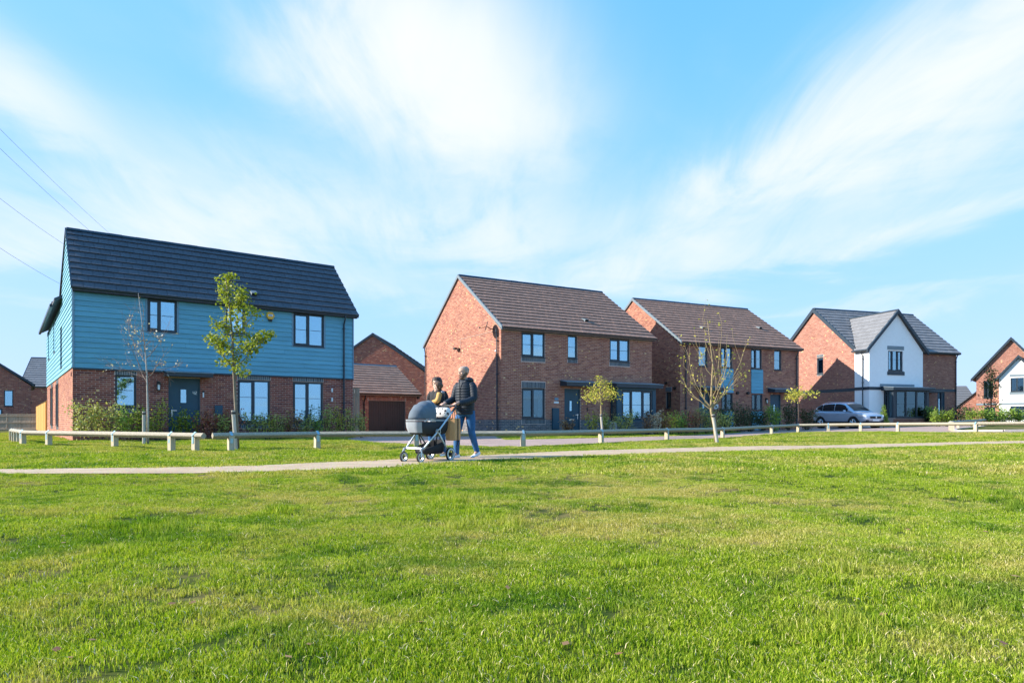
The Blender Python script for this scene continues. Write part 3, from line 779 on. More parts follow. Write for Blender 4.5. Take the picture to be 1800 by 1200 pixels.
# ------------------------------------------------------------------ the blue boarded house
def blue_house():
    X0, Y0, th = -15.162, 23.231, .647; W, D, t = 10.3, 6.0, 2.55; ze, zr, ze2 = 5.2, 7.9, 5.55
    h = thing('blue_boarded_house', (X0, Y0, 0), th, 'blue timber-boarded upper storey over dark brick house with steep slate roof', 'house')
    F = Face((0, 0), (1, 0), (0, 1)); G = Face((0, 0), (0, 1), (1, 0)); DW = 17.0
    zc = 2.60
    ops = [(1.27, 1.94, 1.22, 2.38), (2.99, 4.09, .15, 2.32), (5.45, 6.72, .62, 2.34), (7.65, 8.94, .62, 2.34)]
    up = [(2.29, 3.27, 4.02, 5.19), (5.02, 5.72, 4.15, 5.19), (7.66, 8.96, 3.84, 5.19)]
    wl = wall_backing('brick_wall', F, .012, W-.012, -.15, zc, ops, M['mortar'], h)
    noB = ops+[(1.25, 1.96, 2.34, 2.62), (1.25, 1.96, 1.0, 1.24), (5.43, 6.74, 2.33, 2.62), (7.63, 8.96, 2.33, 2.62), (5.43, 6.74, .42, .63), (7.63, 8.96, .42, .63)]
    lay_bricks(F, .003, W-.003, -.12, zc-.02, noB, M['brick_blue_house'], wl, indiv=300, key=lambda q: q[0]+(3 if q[1] < .5 else 0))
    for a, c in ((1.27, 1.94), (5.45, 6.72), (7.65, 8.94)): soldiers(F, a, c, 2.36, zc-.01, M['brick_slate'], h)
    for a, c, z in ((1.27, 1.94, 1.02), (5.45, 6.72, .43), (7.65, 8.94, .43)): soldiers(F, a, c, z, z+.20-.04, M['brick_slate'], h)
    window(F, 1.27, 1.94, 1.22, 2.36, h, lights=(1,), blind=(0, 1), bar=.52)
    window(F, 5.45, 6.72, .63, 2.34, h, blind=(0, 1), bar=.60)
    window(F, 7.65, 8.94, .63, 2.34, h, blind=(0, 1), bar=.60)
    door(F, 2.99, 4.09, .16, 2.32, h, glass=(3.42, 3.62, 1.40, 1.90), handle='l', number=True)
    canopy(F, 2.84, 4.43, 2.36, 2.57, .55, h)
    # boarded storey
    ub = wall_backing('boarded_wall', F, .012, W-.012, zc+.002, ze+.1, up, M['anthracite'], h, w0=.0)
    boards(F, .004, W-.004, zc-.04, ze-.02, [(o[0]-.07, o[1]+.07, o[2]-.08, 5.4) for o in up], M['clad'], ub)
    bb = MB(); bb.fbox(F, .0, W, -.045, .06, zc-.10, zc-.045); bb.build('board_drip', M['anthracite'], ub)
    for (a, c, z0, z1), l, bl in zip(up, ((.42, .58), (1,), (.5, .5)), ((.55, 1), None, (0, 1))):
        window(F, a, c, z0, z1, h, lights=l, blind=bl, trim='clad_soft', bar=.5, recess=.02)
    for u in (-.001, W-.05): bb = MB(); bb.fbox(F, u, u+.05, -.058, .02, zc-.05, ze-.03); bb.build('corner_trim', M['clad_soft'], ub)
    # gable side: brick below, boards above, one plane with the rear wing
    sops = [(4.9, 5.75, 2.9, 4.6), (9.3, 10.5, 3.9, 5.35), (13.7, 15.2, 3.9, 5.35), (7.6, 8.9, .55, 2.35), (11.8, 13.3, .55, 2.35)]
    sw = wall_backing('side_wall', G, .016, DW, -.15, zc, sops, M['mortar'], h)
    lay_bricks(G, .006, DW, -.12, zc-.02, sops+[(7.5, 9.0, .3, .57), (7.5, 9.0, 2.33, 2.55), (11.7, 13.4, .3, .57), (11.7, 13.4, 2.33, 2.55)], M['brick_multi'], sw)
    for a, c in ((7.6, 8.9), (11.8, 13.3)): soldiers(G, a, c, .33, .53, M['brick_slate'], h); soldiers(G, a, c, 2.36, 2.55, M['brick_slate'], h)
    su = wall_backing('boarded_gable', G, .016, D, zc+.002, ze, sops, M['anthracite'], h, w0=0, gable=(t, zr-.04))
    boards(G, .005, DW, zc-.04, ze, sops, M['clad'], su)
    gl = gable_lim(D, ze, t, zr-.02, ze)
    boards(G, .005, D, ze, zr-.05, [], M['clad'], su, lim=gl)
    wing = MB(); wing.box(.0, .2, D+.002, DW, zc+.002, 5.5); wing.box(.21, 5.5, DW-.2, DW, 0, 5.5); wing.box(5.3, 5.5, D, DW-.21, 0, 5.5); wing.build('wing_wall', M['clad'], h)
    for o in sops: window(G, o[0], o[1], o[2], o[3], h, lights=(1,) if o[1]-o[0] < 1.35 else (.5, .5), bar=None, glass='glass_dark', recess=.10, trim='anthracite')
    # wing roof, ridge running back
    wr = MB(); prof = [(-.30, 5.59), (2.7, 7.35), (5.9, 5.52), (5.9, 5.40), (2.7, 7.22), (-.30, 5.47)]
    wr.prism([(x, 4.6, z) for x, z in prof], (0, DW-4.6+.2, 0)); wo = wr.build('wing_roof', M['tile_slate'], h, recalc=True)
    nn = int((DW-5.9)/.33); mb = MB()
    for i in range(nn):
        for j in range(9):
            x = -.32+j*.34; z = 5.60+j*.34*.5865; y = 5.95+i*.33
            mb.hexa([(x, y+.32, z), (x, y+.32, z+.035), (x, y, z+.035), (x, y, z), (x+.38, y+.32, z+.22), (x+.38, y+.32, z+.235), (x+.38, y, z+.235), (x+.38, y, z+.22)])
    mb.build('tile_courses', M['tile_slate'], wo, kind='stuff')
    wg = MB(); wg.box(-.38, -.28, 6.0, DW+.15, 5.42, 5.55); wg.build('wing_gutter', M['anthracite'], h)
    shell(h, W, D, -.1, ze, 'brick' if False else 'plaster')
    rg = MB(); rg.prism([(W-.2, .02, ze), (W-.2, D-.02, ze), (W-.2, t, zr-.06)], (.2, 0, 0)); rg.build('end_gable', M['clad'], h, recalc=True)
    ro, p, L = roof(h, W, t, ze, zr, D, ze2, 'tile_slate', left=.02, right=.16, indiv=300, gauge=.35)
    verge(h, -.07, .05, t, ze, zr, D, ze2, m='anthracite', h=.10)
    eaves(h, W, ze)
    for x, s in ((4.95, .55), (6.15, .62)): roof_vent(h, x, -.22, ze+.10, p, s, ro)
    downpipe(F, 9.84, .2, ze, h, out=.08, kick=.14)
    # alarm box
    c = Vector((6.70, -.03, 4.96)); a = MB(); r = .165
    pts = [(c.x+r*cos(k*pi/3), c.y, c.z+r*sin(k*pi/3)) for k in range(6)]; a.prism(pts, (0, -.09, 0)); ab = a.build('alarm_box', M['yellow'], h, recalc=True)
    l = MB(); l.box(c.x-.09, c.x+.09, c.y-.094, c.y-.0905, c.z-.03, c.z+.05); l.build('alarm_label', M['white'], ab)
    l = MB(); l.box(c.x-.06, c.x+.06, c.y-.0985, c.y-.0945, c.z-.012, c.z+.03); l.build('alarm_mark', mat('blue_print', (.10, .22, .5), .5), ab)
    l = MB(); l.box(c.x-.07, c.x+.07, c.y-.08, c.y, c.z-.22, c.z-.146); l.build('alarm_strobe', M['black'], ab)
    lamp(F, 2.65, 1.96, h)
    box_part('meter_box', F, 4.60, 4.89, -.06, -.001, .95, 1.32, 'door', h)
    box_part('doorbell', F, 4.17, 4.22, -.03, -.001, 1.62, 1.80, 'white', h); box_part('key_safe', F, 4.165, 4.225, -.035, -.001, 1.805, 1.87, 'black', h)
    for z in (1.55, 1.95): box_part('wall_vent', F, 9.30, 9.36, -.035, -.001, z, z+.16, 'white', h)
    box_part('air_brick', G, .42, .52, -.02, -.001, 2.28, 2.42, 'copper_lamp', h)
    return h
blue_house()

# ------------------------------------------------------------------ detached red brick house in the middle
def red_house():
    X0, Y0, th = -.516, 31.795, .521; W, D, t = 9.33, 9.26, 4.63; ze, zr = 5.03, 8.43; zg = -.12
    h = thing('brick_detached_house', (X0, Y0, 0), th, 'detached red brick house with brown tiled roof and satellite dish on its sunlit gable', 'house')
    F = Face((0, 0), (1, 0), (0, 1)); G = Face((0, 0), (0, 1), (1, 0))
    ops = [(1.12, 2.46, 3.82, 5.0), (3.81, 4.40, 3.85, 5.0), (6.45, 7.79, 3.82, 5.0), (1.14, 2.47, .83, 2.30), (3.61, 4.60, .08, 2.33), (6.58, 8.9, .1, 2.36)]
    ws = [(1.09, 2.49, 3.57, 3.83), (3.78, 4.43, 3.60, 3.86), (6.42, 7.82, 3.57, 3.83), (1.11, 2.50, 2.29, 2.62), (1.11, 2.5, .55, .84)]
    pl = .78
    w = wall_backing('front_wall', F, .012, W-.012, zg-.1, ze, ops, M['mortar'], h)
    lay_bricks(F, .003, W-.003, pl, ze-.01, ops+ws, M['brick_multi'], w)
    lay_bricks(F, .003, W-.003, pl-.9, pl-.008, ops+ws, M['brick_slate'], w, stuff='plinth_bricks')
    for a, c, z0, z1 in ((1.12, 2.46, 3.59, 3.78), (3.81, 4.40, 3.62, 3.81), (6.45, 7.79, 3.59, 3.78), (1.14, 2.47, 2.31, 2.60), (1.14, 2.47, .57, .79)): soldiers(F, a, c, z0, z1, M['brick_slate'], h)
    window(F, 1.12, 2.46, 3.82, 4.99, h); window(F, 3.81, 4.40, 3.85, 4.99, h, lights=(1,)); window(F, 6.45, 7.79, 3.82, 4.99, h, curtain=True)
    g1 = window(F, 1.14, 2.47, .83, 2.29, h, blind=(.66, 1), bar=None, glass='glass_dark'); 
    c = MB(); c.fbox(F, 2.26, 2.42, .30, .34, .86, 2.2); c.build('curtain', M['blind'], g1)
    c = MB(); c.fbox(F, 1.86, 2.02, .18, .24, .885, 1.02); c.build('planter', M['white'], g1)
    door(F, 3.61, 4.60, .08, 2.33, h, glass=(3.98, 4.14, 1.22, 1.72), handle='r')
    canopy(F, 3.35, 5.26, 2.44, 2.72, .60, h)
    # bay window: a box standing forward of the wall under a flat roof
    bx = Face((0, -.62), (1, 0), (0, 1)); bs = Face((6.45, 0), (0, -1), (1, 0)); br = Face((9.02, -.62), (0, 1), (-1, 0))
    bay = MB(); bay.fbox(bx, 6.45, 9.02, .0, .10, zg, .70); bay.box(6.45, 6.55, -.519, 0, zg, .70); bay.box(8.92, 9.02, -.519, 0, zg, .70)
    bo = bay.build('bay_window', M['mortar_grey'], h); lay_bricks(bx, 6.43, 9.04, zg, .70, [], M['brick_slate'], bo, stuff='bay_bricks', w0=-.019)
    f = MB(); f.fbox(bx, 6.43, 6.72, -.02, .08, .702, 2.42); f.fbox(bx, 8.80, 9.04, -.02, .08, .702, 2.42); f.fbox(bx, 6.721, 8.799, -.02, .08, .702, .78); f.fbox(bx, 6.721, 8.799, -.02, .08, 2.30, 2.42); f.build('bay_frame', M['door'], bo)
    window(bx, 6.73, 8.79, .79, 2.29, bo and h, lights=(.32, .36, .32), recess=.0, blind=(0, 1), bar=.50, sill=False)
    window(bs, .06, .55, .79, 2.29, h, lights=(1,), recess=.02, bar=.5, sill=False, blind=(0, 1)); 
    f = MB(); f.box(6.46, 6.56, -.555, -.011, .702, .785); f.box(6.46, 6.56, -.555, -.011, 2.295, 2.42); f.box(8.92, 9.02, -.53, -.001, .702, 2.42); f.build('bay_side', M['anthracite'], bo)
    canopy(F, 6.23, 9.36, 2.43, 2.72, .86, h, name='bay_roof')
    # gable
    gw = wall_backing('gable_wall', G, .016, D, zg-.1, ze, [], M['mortar'], h, gable=(t, zr-.05))
    lay_bricks(G, .006, D, pl, zr-.12, [], M['brick_multi'], gw, lim=gable_lim(D, ze, t, zr-.03))
    lay_bricks(G, .006, D, pl-.9, pl-.008, [], M['brick_slate'], gw, stuff='plinth_bricks')
    shell(h, W, D, zg, ze)
    rg = MB(); rg.prism([(W-.2, .02, ze), (W-.2, D-.02, ze), (W-.2, t, zr-.06)], (.2, 0, 0)); rg.build('end_gable', M['brick_multi'], h, recalc=True)
    ro, p, L = roof(h, W, t, ze, zr, D, ze, 'tile_brown', left=.03, right=.16, indiv=300, gauge=.352)
    verge(h, -.09, .06, t, ze, zr, D, ze); eaves(h, W, ze)
    roof_vent(h, 5.6, -.22, ze+.10, p, 1.35, ro)
    downpipe(G, .28, .0, ze, h, out=.07, kick=.04); downpipe(G, D-.15, .0, ze, h, out=.07, kick=.04)
    # satellite dish on the gable
    d = MB(); c = Vector((-.38, .72, 5.22)); ax = Vector((-.84, .42, .28)).normalized(); e1 = ax.orthogonal().normalized(); e2 = ax.cross(e1)
    rings = [[c+(e1*cos(2*pi*k/18)+e2*sin(2*pi*k/18))*r+ax*(r*r*.45) for k in range(18)] for r in (.03, .12, .2, .27, .30)]
    d.loft(rings); do = d.build('satellite_dish', M['verge'], h, smooth=True)
    a = MB(); a.tube([c-ax*.02, (-.16, .72, 5.12), (-.001, .72, 5.12)], .022, 6); a.tube([c-e1*.02, c+ax*.34+Vector((0, 0, -.16))], .012, 5); a.sphere(tuple(c+ax*.36+Vector((0, 0, -.15))), .045, 8, 6); a.build('dish_arm', M['black'], do)
    # flood light with its conduit
    l = MB(); l.box(-.10, -.001, 4.50, 4.62, 4.46, 4.58); l.box(-.26, -.101, 4.63, 4.83, 4.50, 4.60); l.box(-.2, -.101, 4.42, 4.5, 4.40, 4.46); fo = l.build('flood_light', M['copper_lamp'], h)
    l = MB(); l.box(-.02, -.002, 4.38, 4.40, 4.50, 5.05); l.box(-.02, -.002, .5, 4.38, 5.02, 5.035); l.build('conduit', M['mortar_dark'], fo)
    box_part('meter_box', F, 2.86, 3.22, -.12, -.001, .30, 1.35, 'door', h)
    box_part('house_number', F, 3.02, 3.24, -.02, -.001, 1.74, 1.86, 'clad_soft', h); box_part('name_plate', F, 2.98, 3.26, -.02, -.001, 1.58, 1.68, 'white', h)
    box_part('doorbell', F, 4.98, 5.03, -.03, -.001, 1.22, 1.40, 'black', h)
    box_part('sensor', G, .40, .48, -.08, -.001, 4.02, 4.10, 'white', h)
    return h
red_house()

# ------------------------------------------------------------------ pair of semi-detached houses
def semi_house():
    X0, Y0, th = 9.698, 38.834, .442; W, D, t = 9.5, 9.2, 4.6; ze, zr = 5.15, 8.5; zg = -.05
    h = thing('semi_detached_houses', (X0, Y0, 0), th, 'pair of red brick semi-detached houses with blue boarded panels between their windows', 'house')
    F = Face((0, 0), (1, 0), (0, 1)); G = Face((0, 0), (0, 1), (1, 0))
    up = [(1.36, 2.03, 3.90, 5.12), (3.05, 3.95, 3.88, 5.12), (5.43, 6.33, 3.90, 5.12), (7.37, 7.98, 3.88, 5.12)]
    gr = [(3.09, 3.98, 1.34, 2.38), (5.48, 6.39, 1.34, 2.38), (1.40, 2.22, .12, 2.41), (7.03, 7.93, .12, 2.37)]
    pan = [(3.05, 4.02, 2.40, 3.87), (5.44, 6.42, 2.40, 3.87), (3.05, 4.02, .15, 1.32), (5.44, 6.42, .15, 1.32)]
    w = wall_backing('front_wall', F, .012, W-.012, zg-.1, ze, up+gr, M['mortar_dark'], h)
    lay_bricks(F, .003, W-.003, zg, ze-.01, up+gr+pan, M['brick_multi'], w)
    for o in pan:
        pb = MB(); pb.fbox(F, o[0], o[1], -.005, .02, o[2], o[3], True); po = pb.build('boarded_panel', M['anthracite'], h); boards(F, o[0]+.01, o[1]-.01, o[2], o[3]-.02, [], M['clad'], po, pitch=.21)
    for o, l in zip(up, ((1,), (.5, .5), (.5, .5), (1,))): window(F, *o, h, lights=l, curtain=len(l) > 1, sill=True)
    for o in gr[:2]: window(F, *o, h, curtain=True, bar=None, glass='glass_dark')
    door(F, *gr[2], h, handle='l'); door(F, *gr[3], h, handle='l', letter=False)
    canopy(F, 1.19, 3.0, 2.48, 2.74, .6, h); canopy(F, 6.82, 8.66, 2.48, 2.74, .6, h)
    lamp(F, 2.66, 1.92, h); lamp(F, 6.66, 1.92, h)
    for u in (4.30, 5.14):
        b = MB(); b.tube([F.p(u, -.001, 2.40), F.p(u, -.12, 2.40)], .09, 12); b.build('flue', M['black'], h)
    box_part('notice', F, 2.52, 2.84, -.02, -.001, 1.42, 1.70, 'white', h); box_part('notice_mark', F, 2.62, 2.74, -.024, -.0205, 1.49, 1.60, 'anthracite', h)
    gops = [(.80, 1.30, 1.45, 2.42)]
    gw = wall_backing('gable_wall', G, .016, D, zg-.1, ze, gops, M['mortar_dark'], h, gable=(t, zr-.05))
    lay_bricks(G, .006, D, zg, zr-.12, gops+[(.75, 1.35, 2.41, 2.72)], M['brick_multi'], gw, lim=gable_lim(D, ze, t, zr-.03)); soldiers(G, .78, 1.32, 2.44, 2.70, M['brick_slate'], h)
    window(G, *gops[0], h, lights=(1,), glass='glass_dark', bar=None)
    b = MB(); b.tube([G.p(1.25, -.001, 2.95), G.p(1.25, -.1, 2.95)], .08, 10); b.tube([G.p(.45, -.001, 2.62), G.p(.45, -.1, 2.62)], .08, 10); b.build('flue', M['black'], h)
    shell(h, W, D, zg, ze)
    rg = MB(); rg.prism([(W-.2, .02, ze), (W-.2, D-.02, ze), (W-.2, t, zr-.06)], (.2, 0, 0)); rg.build('end_gable', M['brick_multi'], h, recalc=True)
    ro, p, L = roof(h, W, t, ze, zr, D, ze, 'tile_brown', left=.03, right=.16, gauge=.352)
    verge(h, -.09, .06, t, ze, zr, D, ze); eaves(h, W, ze)
    roof_vent(h, 2.9, -.22, ze+.10, p, 1.9, ro); roof_vent(h, 8.1, -.22, ze+.10, p, 2.55, ro)
    downpipe(F, .37, .0, ze, h, out=.07, kick=.12); downpipe(F, 9.24, .0, ze, h, out=.07, kick=.12)
    return h
semi_house()

# ------------------------------------------------------------------ brick house with white rendered front gable
def white_gable_house():
    X0, Y0, th = 23.488, 46.15, .314; W, D, t = 9.34, 7.56, 3.78; ze, zr = 5.50, 8.98; zg = .25
    h = thing('white_gabled_house', (X0, Y0, 0), th, 'brick house with grey roof and white rendered front gable beside the parked car', 'house')
    F = Face((0, 0), (1, 0), (0, 1)); G = Face((0, 0), (0, 1), (1, 0)); pj = 1.23
    P = Face((0, -pj), (1, 0), (0, 1)); WP = 4.70
    ops = [(7.52, 8.23, .45, 2.78), (5.35, 5.75, .9, 2.72)]
    w = wall_backing('front_wall', F, WP, W-.012, zg-.1, ze, ops, M['mortar_dark'], h)
    lay_bricks(F, WP, W-.003, zg, ze-.01, ops+[(4.7, 9.4, 2.80, 3.02)], M['brick_warm'], w)
    box_part('string_course', F, 4.72, W, -.03, -.001, 2.81, 3.01, 'anthracite', h)
    window(F, 5.35, 5.75, .9, 2.72, h, lights=(1,), blind=(0, 1)); door(F, *ops[0], h, handle='r', glass=(7.70, 8.05, 1.2, 2.3), letter=False)
    # gable side wall
    gops = [(2.88, 3.49, 4.16, 5.33)]
    gw = wall_backing('gable_wall', G, .016, D, zg-.1, ze, gops, M['mortar'], h, gable=(t, zr-.05))
    lay_bricks(G, .006, D, zg, zr-.12, gops+[(-.1, D+.1, 2.74, 2.97), (2.86, 3.51, 5.32, 5.56), (2.86, 3.51, 3.98, 4.17)], M['brick_warm'], gw, lim=gable_lim(D, ze, t, zr-.03))
    soldiers(G, 2.88, 3.49, 5.35, 5.55, M['brick_slate'], h); soldiers(G, 2.88, 3.49, 4.0, 4.11, M['brick_slate'], h)
    box_part('string_course', G, .0, D, -.03, -.001, 2.75, 2.96, 'anthracite', h)
    window(G, *gops[0], h, lights=(1,), bar=None, glass='glass_dark')
    # projecting rendered gable
    pz, pt = 8.05, WP/2
    pops = [(1.62, 2.92, 4.1, 5.52), (1.25, 4.35, .9, 2.75)]
    rw = wall_backing('rendered_gable', P, .0, WP, zg-.1, 5.45, pops, M['render'], h, w0=0, gable=(pt, pz))
    sd = MB(); sd.box(.0, .2, -pj+.202, -.001, zg-.1, 5.45); sd.box(WP-.2, WP, -pj+.202, -.001, zg-.1, 5.45); sd.build('rendered_side', M['render'], h)
    box_part('string_course', P, -.03, WP+.03, -.03, -.001, 2.80, 3.00, 'anthracite', h); b = MB(); b.box(-.03, -.001, -pj-.0, -.03, 2.80, 3.00); b.build('string_course', M['anthracite'], h)
    window(P, 1.62, 2.92, 4.1, 5.50, h, lights=(.33, .33, .34), blind=(0, 1), bar=.55)
    box_part('lintel', P, 1.55, 2.99, -.025, -.001, 5.53, 5.78, 'trim_grey', h); box_part('cill', P, 1.55, 3.02, -.05, -.001, 3.82, 4.05, 'anthracite', h)
    # bay under flat roof
    by = Face((0, -pj-.75), (1, 0), (0, 1)); bs = Face((1.25, -pj), (0, -1), (1, 0))
    bw = MB(); bw.fbox(by, 1.25, 4.35, 0, .1, zg, .92); bw.box(1.25, 1.35, -pj-.649, -pj-.001, zg, .92); bw.box(4.25, 4.35, -pj-.649, -pj-.001, zg, .92); bo = bw.build('bay_window', M['mortar_dark'], h)
    lay_bricks(by, 1.24, 4.36, zg, .90, [], M['brick_warm'], bo, stuff='bay_bricks', w0=-.019)
    f = MB(); f.fbox(by, 1.25, 1.45, -.02, .08, .922, 2.80); f.fbox(by, 4.15, 4.35, -.02, .08, .922, 2.80); f.build('bay_frame', M['anthracite'], bo)
    window(by, 1.455, 4.145, .93, 2.74, h, lights=(.34, .33, .33), recess=0, curtain=True, bar=.5, glass='glass_dark', sill=True)
    window(bs, .04, .66, .93, 2.74, h, lights=(.45, .55), recess=.02, bar=None, sill=False, blind=(0, 1), glass='glass_dark')
    b = MB(); b.box(4.25, 4.35, -pj-.66, -pj-.001, .922, 2.8); b.build('bay_side', M['anthracite'], bo)
    canopy(P, 1.0, 4.62, 2.755, 3.02, 1.0, h, name='bay_roof'); canopy(F, 4.72, 6.9, 2.70, 2.86, 1.0, h, name='porch_roof')
    box_part('porch_post', F, 6.72, 6.84, -.95, -.83, zg, 2.69, 'anthracite', h)
    box_part('bay_flashing', P, .9, 3.9, -.04, -.031, 3.03, 3.20, 'trim_grey', h)
    lamp(F, 6.3, 2.0, h)
    # roofs
    def cut(x, base):
        if x > WP+.35: return False
        half = WP/2+.28; k = (pz+.14-5.47)/half
        return base.z+.10 < pz+.14-abs(x-pt)*k
    ro, p, L = roof(h, W, t, ze, zr, D, ze, 'tile_grey', left=.03, right=.16, gauge=.352, front_cut=cut)
    verge(h, -.13, .10, t, ze, zr, D, ze, m='anthracite', h=.32)
    eaves(h, W-WP-.28, ze, x0=0, F=None) if False else None
    e = MB(); e.box(WP+.3, W+.15, -.13, -.001, ze-.02, ze+.13); e.build('fascia', M['anthracite'], h); e = MB(); e.tube([(WP+.3, -.20, ze+.06), (W+.16, -.20, ze+.06)], .06, 8); e.build('gutter', M['anthracite'], h)
    # front gable roof, ridge running back into the main slope
    half = WP/2+.28; zt, zl = pz+.14, 5.47; dep = -pj-.16
    k = (zr-ze-.10)/(t+.22)
    yr = (zt-ze-.1)/k-.22; yl = (zl-ze-.1)/k-.22
    gr = MB(); th = .09
    for sgn in (-1, 1):
        A = [Vector((pt, dep, zt)), Vector((pt+sgn*half, dep, zl)), Vector((pt+sgn*half, max(yl, -.25), zl)), Vector((pt, yr+.05, zt))]
        gr.prism(A, (0, 0, -th))
    go = gr.build('gable_roof', M['tile_grey'], h, recalc=True)
    mb = MB(); sl = sqrt(half**2+(zt-zl)**2); n = int(sl/.352); gg = sl/n; ang = atan2(zt-zl, half)
    for sgn in (-1, 1):
        es = Vector((-sgn*cos(ang), 0, sin(ang))); en = Vector((sgn*sin(ang), 0, cos(ang)))
        for j in range(n):
            base = Vector((pt+sgn*half, 0, zl))+es*(j*gg-(.03 if j == 0 else 0)); zz = base.z
            yend = (zz-ze-.1)/k-.22; y = dep+(.165 if j % 2 else 0)
            while y < yend:
                q = .325; pts = []
                for yy, (a, c0, c1) in ((0, (0, .004, .034)), (1, (gg+.05, 0, .012))):
                    pass
                ln = gg+.05
                def P_(w_, s_, n_): return tuple(base+Vector((0, w_, 0))+es*s_+en*n_)
                y2 = min(y+q, yend+.05)
                mb.hexa([P_(y, 0, .004), P_(y, 0, .034), P_(y2, 0, .034), P_(y2, 0, .004), P_(y, ln, 0), P_(y, ln, .012), P_(y2, ln, .012), P_(y2, ln, 0)])
                y += .33
    mb.build('tile_courses', M['tile_grey'], go, kind='stuff')
    for sgn in (-1, 1):
        b = MB(); b.prism([(pt, dep-.05, zt+.06), (pt+sgn*(half+.05), dep-.05, zl+.03), (pt+sgn*(half+.05), dep-.05, zl-.22), (pt, dep-.05, zt-.21)], (0, .12, 0)); b.build('barge_board', M['anthracite'], h, recalc=True)
    b = MB(); b.tube([(pt, dep, zt+.03), (pt, yr, zt+.03)], .07, 6); b.build('gable_ridge', M['anthracite'], go)
    for x in (-half+pt, half+pt): b = MB(); b.tube([(x, dep, zl-.02), (x, -.02, zl-.02)], .06, 8); b.box(x-.03 if x > 0 else x+.05, x+.03 if x > 0 else x+.25, dep+.06, -.01, zl-.12, zl-.09); b.build('gutter', M['anthracite'], h)
    S = Face((0, 0), (0, -1), (1, 0)); downpipe(S, .75, .3, 5.40, h, out=.07, kick=.12); downpipe(F, 9.22, .3, ze, h, out=.07, kick=.1)
    shell(h, W, D, zg, ze)
    rg = MB(); rg.prism([(W-.2, .02, ze), (W-.2, D-.02, ze), (W-.2, t, zr-.06)], (.2, 0, 0)); rg.build('end_gable', M['brick_warm'], h, recalc=True)
    return h
white_gable_house()

# ------------------------------------------------------------------ single garage behind the blue house
def garage():
    X0, Y0 = at(630, 39.5); th = .63; W, D, t = 3.80, 6.4, 3.2; ze, zr = 2.22, 4.30; zg = -.2
    h = thing('brick_garage', (X0, Y0, 0), th, 'small brick garage with brown up-and-over door at the end of the drive', 'garage')
    F = Face((0, 0), (1, 0), (0, 1)); G = Face((0, 0), (0, 1), (1, 0))
    ops = [(.64, 3.06, -.2, 1.92)]
    w = wall_backing('front_wall', F, .012, W-.012, zg-.1, ze, ops, M['mortar'], h)
    lay_bricks(F, .003, W-.003, zg, ze-.01, ops+[(.59, 3.11, 1.91, 2.14)], M['brick_garage'], w); soldiers(F, .64, 3.06, 1.93, 2.13, M['brick_garage'], h)
    d = MB(); d.fbox(F, .64, 3.06, .10, .14, zg, 1.92); do = d.build('garage_door', M['garage_door'], h)
    n = 15
    for i in range(n):
        s = .69+i*(2.32/n); b = MB(); b.fbox(F, s+.006, s+2.32/n-.006, .085, .099, zg+.02, 1.88); b.build('door_rib', M['garage_door'], do)
    b = MB(); b.fbox(F, 1.80, 1.90, .06, .084, .22, .28); b.build('handle', M['black'], do)
    gw = wall_backing('side_wall', G, .016, D, zg-.1, ze, [], M['mortar_dark'], h, gable=(t, zr-.05)); lay_bricks(G, .006, D, zg, zr-.1, [], M['brick_garage'], gw, lim=gable_lim(D, ze, t, zr-.03))
    shell(h, W, D, zg, ze)
    rg = MB(); rg.prism([(W-.2, .02, ze), (W-.2, D-.02, ze), (W-.2, t, zr-.06)], (.2, 0, 0)); rg.build('end_gable', M['brick_garage'], h, recalc=True)
    roof(h, W, t, ze, zr, D, ze, 'tile_rust', left=.22, right=.22, gauge=.33, indiv=300, fr=.3, ridge='verge')
    verge(h, -.27, .05, t, ze, zr, D, ze, fr=.3, h=.16, m='white'); eaves(h, W, ze, fr=.3, x0=-.22, x1=.22, m='copper_lamp')
    for u in (-.14, W+.02): box_part('corbel', F, u, u+.12, -.20, -.002, ze-.16, ze-.021, 'copper_lamp', h)
    downpipe(F, .34, -.1, ze-.05, h, m='black', out=.06, kick=.16)
garage()

def far_house(X, Y, th, W, D, ze, zr, tile, brick, label, windows=(), gable_front=False, zg=0.0, ridge_t=None, name='brick_house', gops=()):
    """a house seen far off: brick walls with real openings, pitched roof in tile courses"""
    t = D/2 if ridge_t is None else ridge_t
    h = thing(name, (X, Y, 0), th, label, 'house')
    F = Face((0, 0), (1, 0), (0, 1)); G = Face((0, 0), (0, 1), (1, 0))
    w = wall_backing('front_wall', F, .012, W-.012, zg-.2, ze, [o[:4] for o in windows], M['mortar_dark'], h); lay_bricks(F, .003, W-.003, zg, ze-.01, [o[:4] for o in windows], M[brick], w)
    gw = wall_backing('gable_wall', G, .016, D, zg-.2, ze, [o[:4] for o in gops], M['mortar_dark'], h, gable=(t, zr-.05)); lay_bricks(G, .006, D, zg, zr-.12, [o[:4] for o in gops], M[brick], gw, lim=gable_lim(D, ze, t, zr-.03))
    for o in windows: window(F, *o[:4], h, lights=o[4] if len(o) > 4 else (.5, .5), bar=None, blind=(0, 1) if len(o) > 5 else None, glass='glass')
    for o in gops: window(G, *o[:4], h, lights=o[4] if len(o) > 4 else (.5, .5), bar=None, blind=(0, 1) if len(o) > 5 else None, glass='glass')
    shell(h, W, D, zg, ze); rg = MB(); rg.prism([(W-.2, .02, ze), (W-.2, D-.02, ze), (W-.2, t, zr-.06)], (.2, 0, 0)); rg.build('end_gable', M[brick], h, recalc=True)
    roof(h, W, t, ze, zr, D, ze, tile, left=.06, right=.16, gauge=.40, tw=.45); verge(h, -.13, .06, t, ze, zr, D, ze, m='anthracite', h=.22); eaves(h, W, ze)
    return h
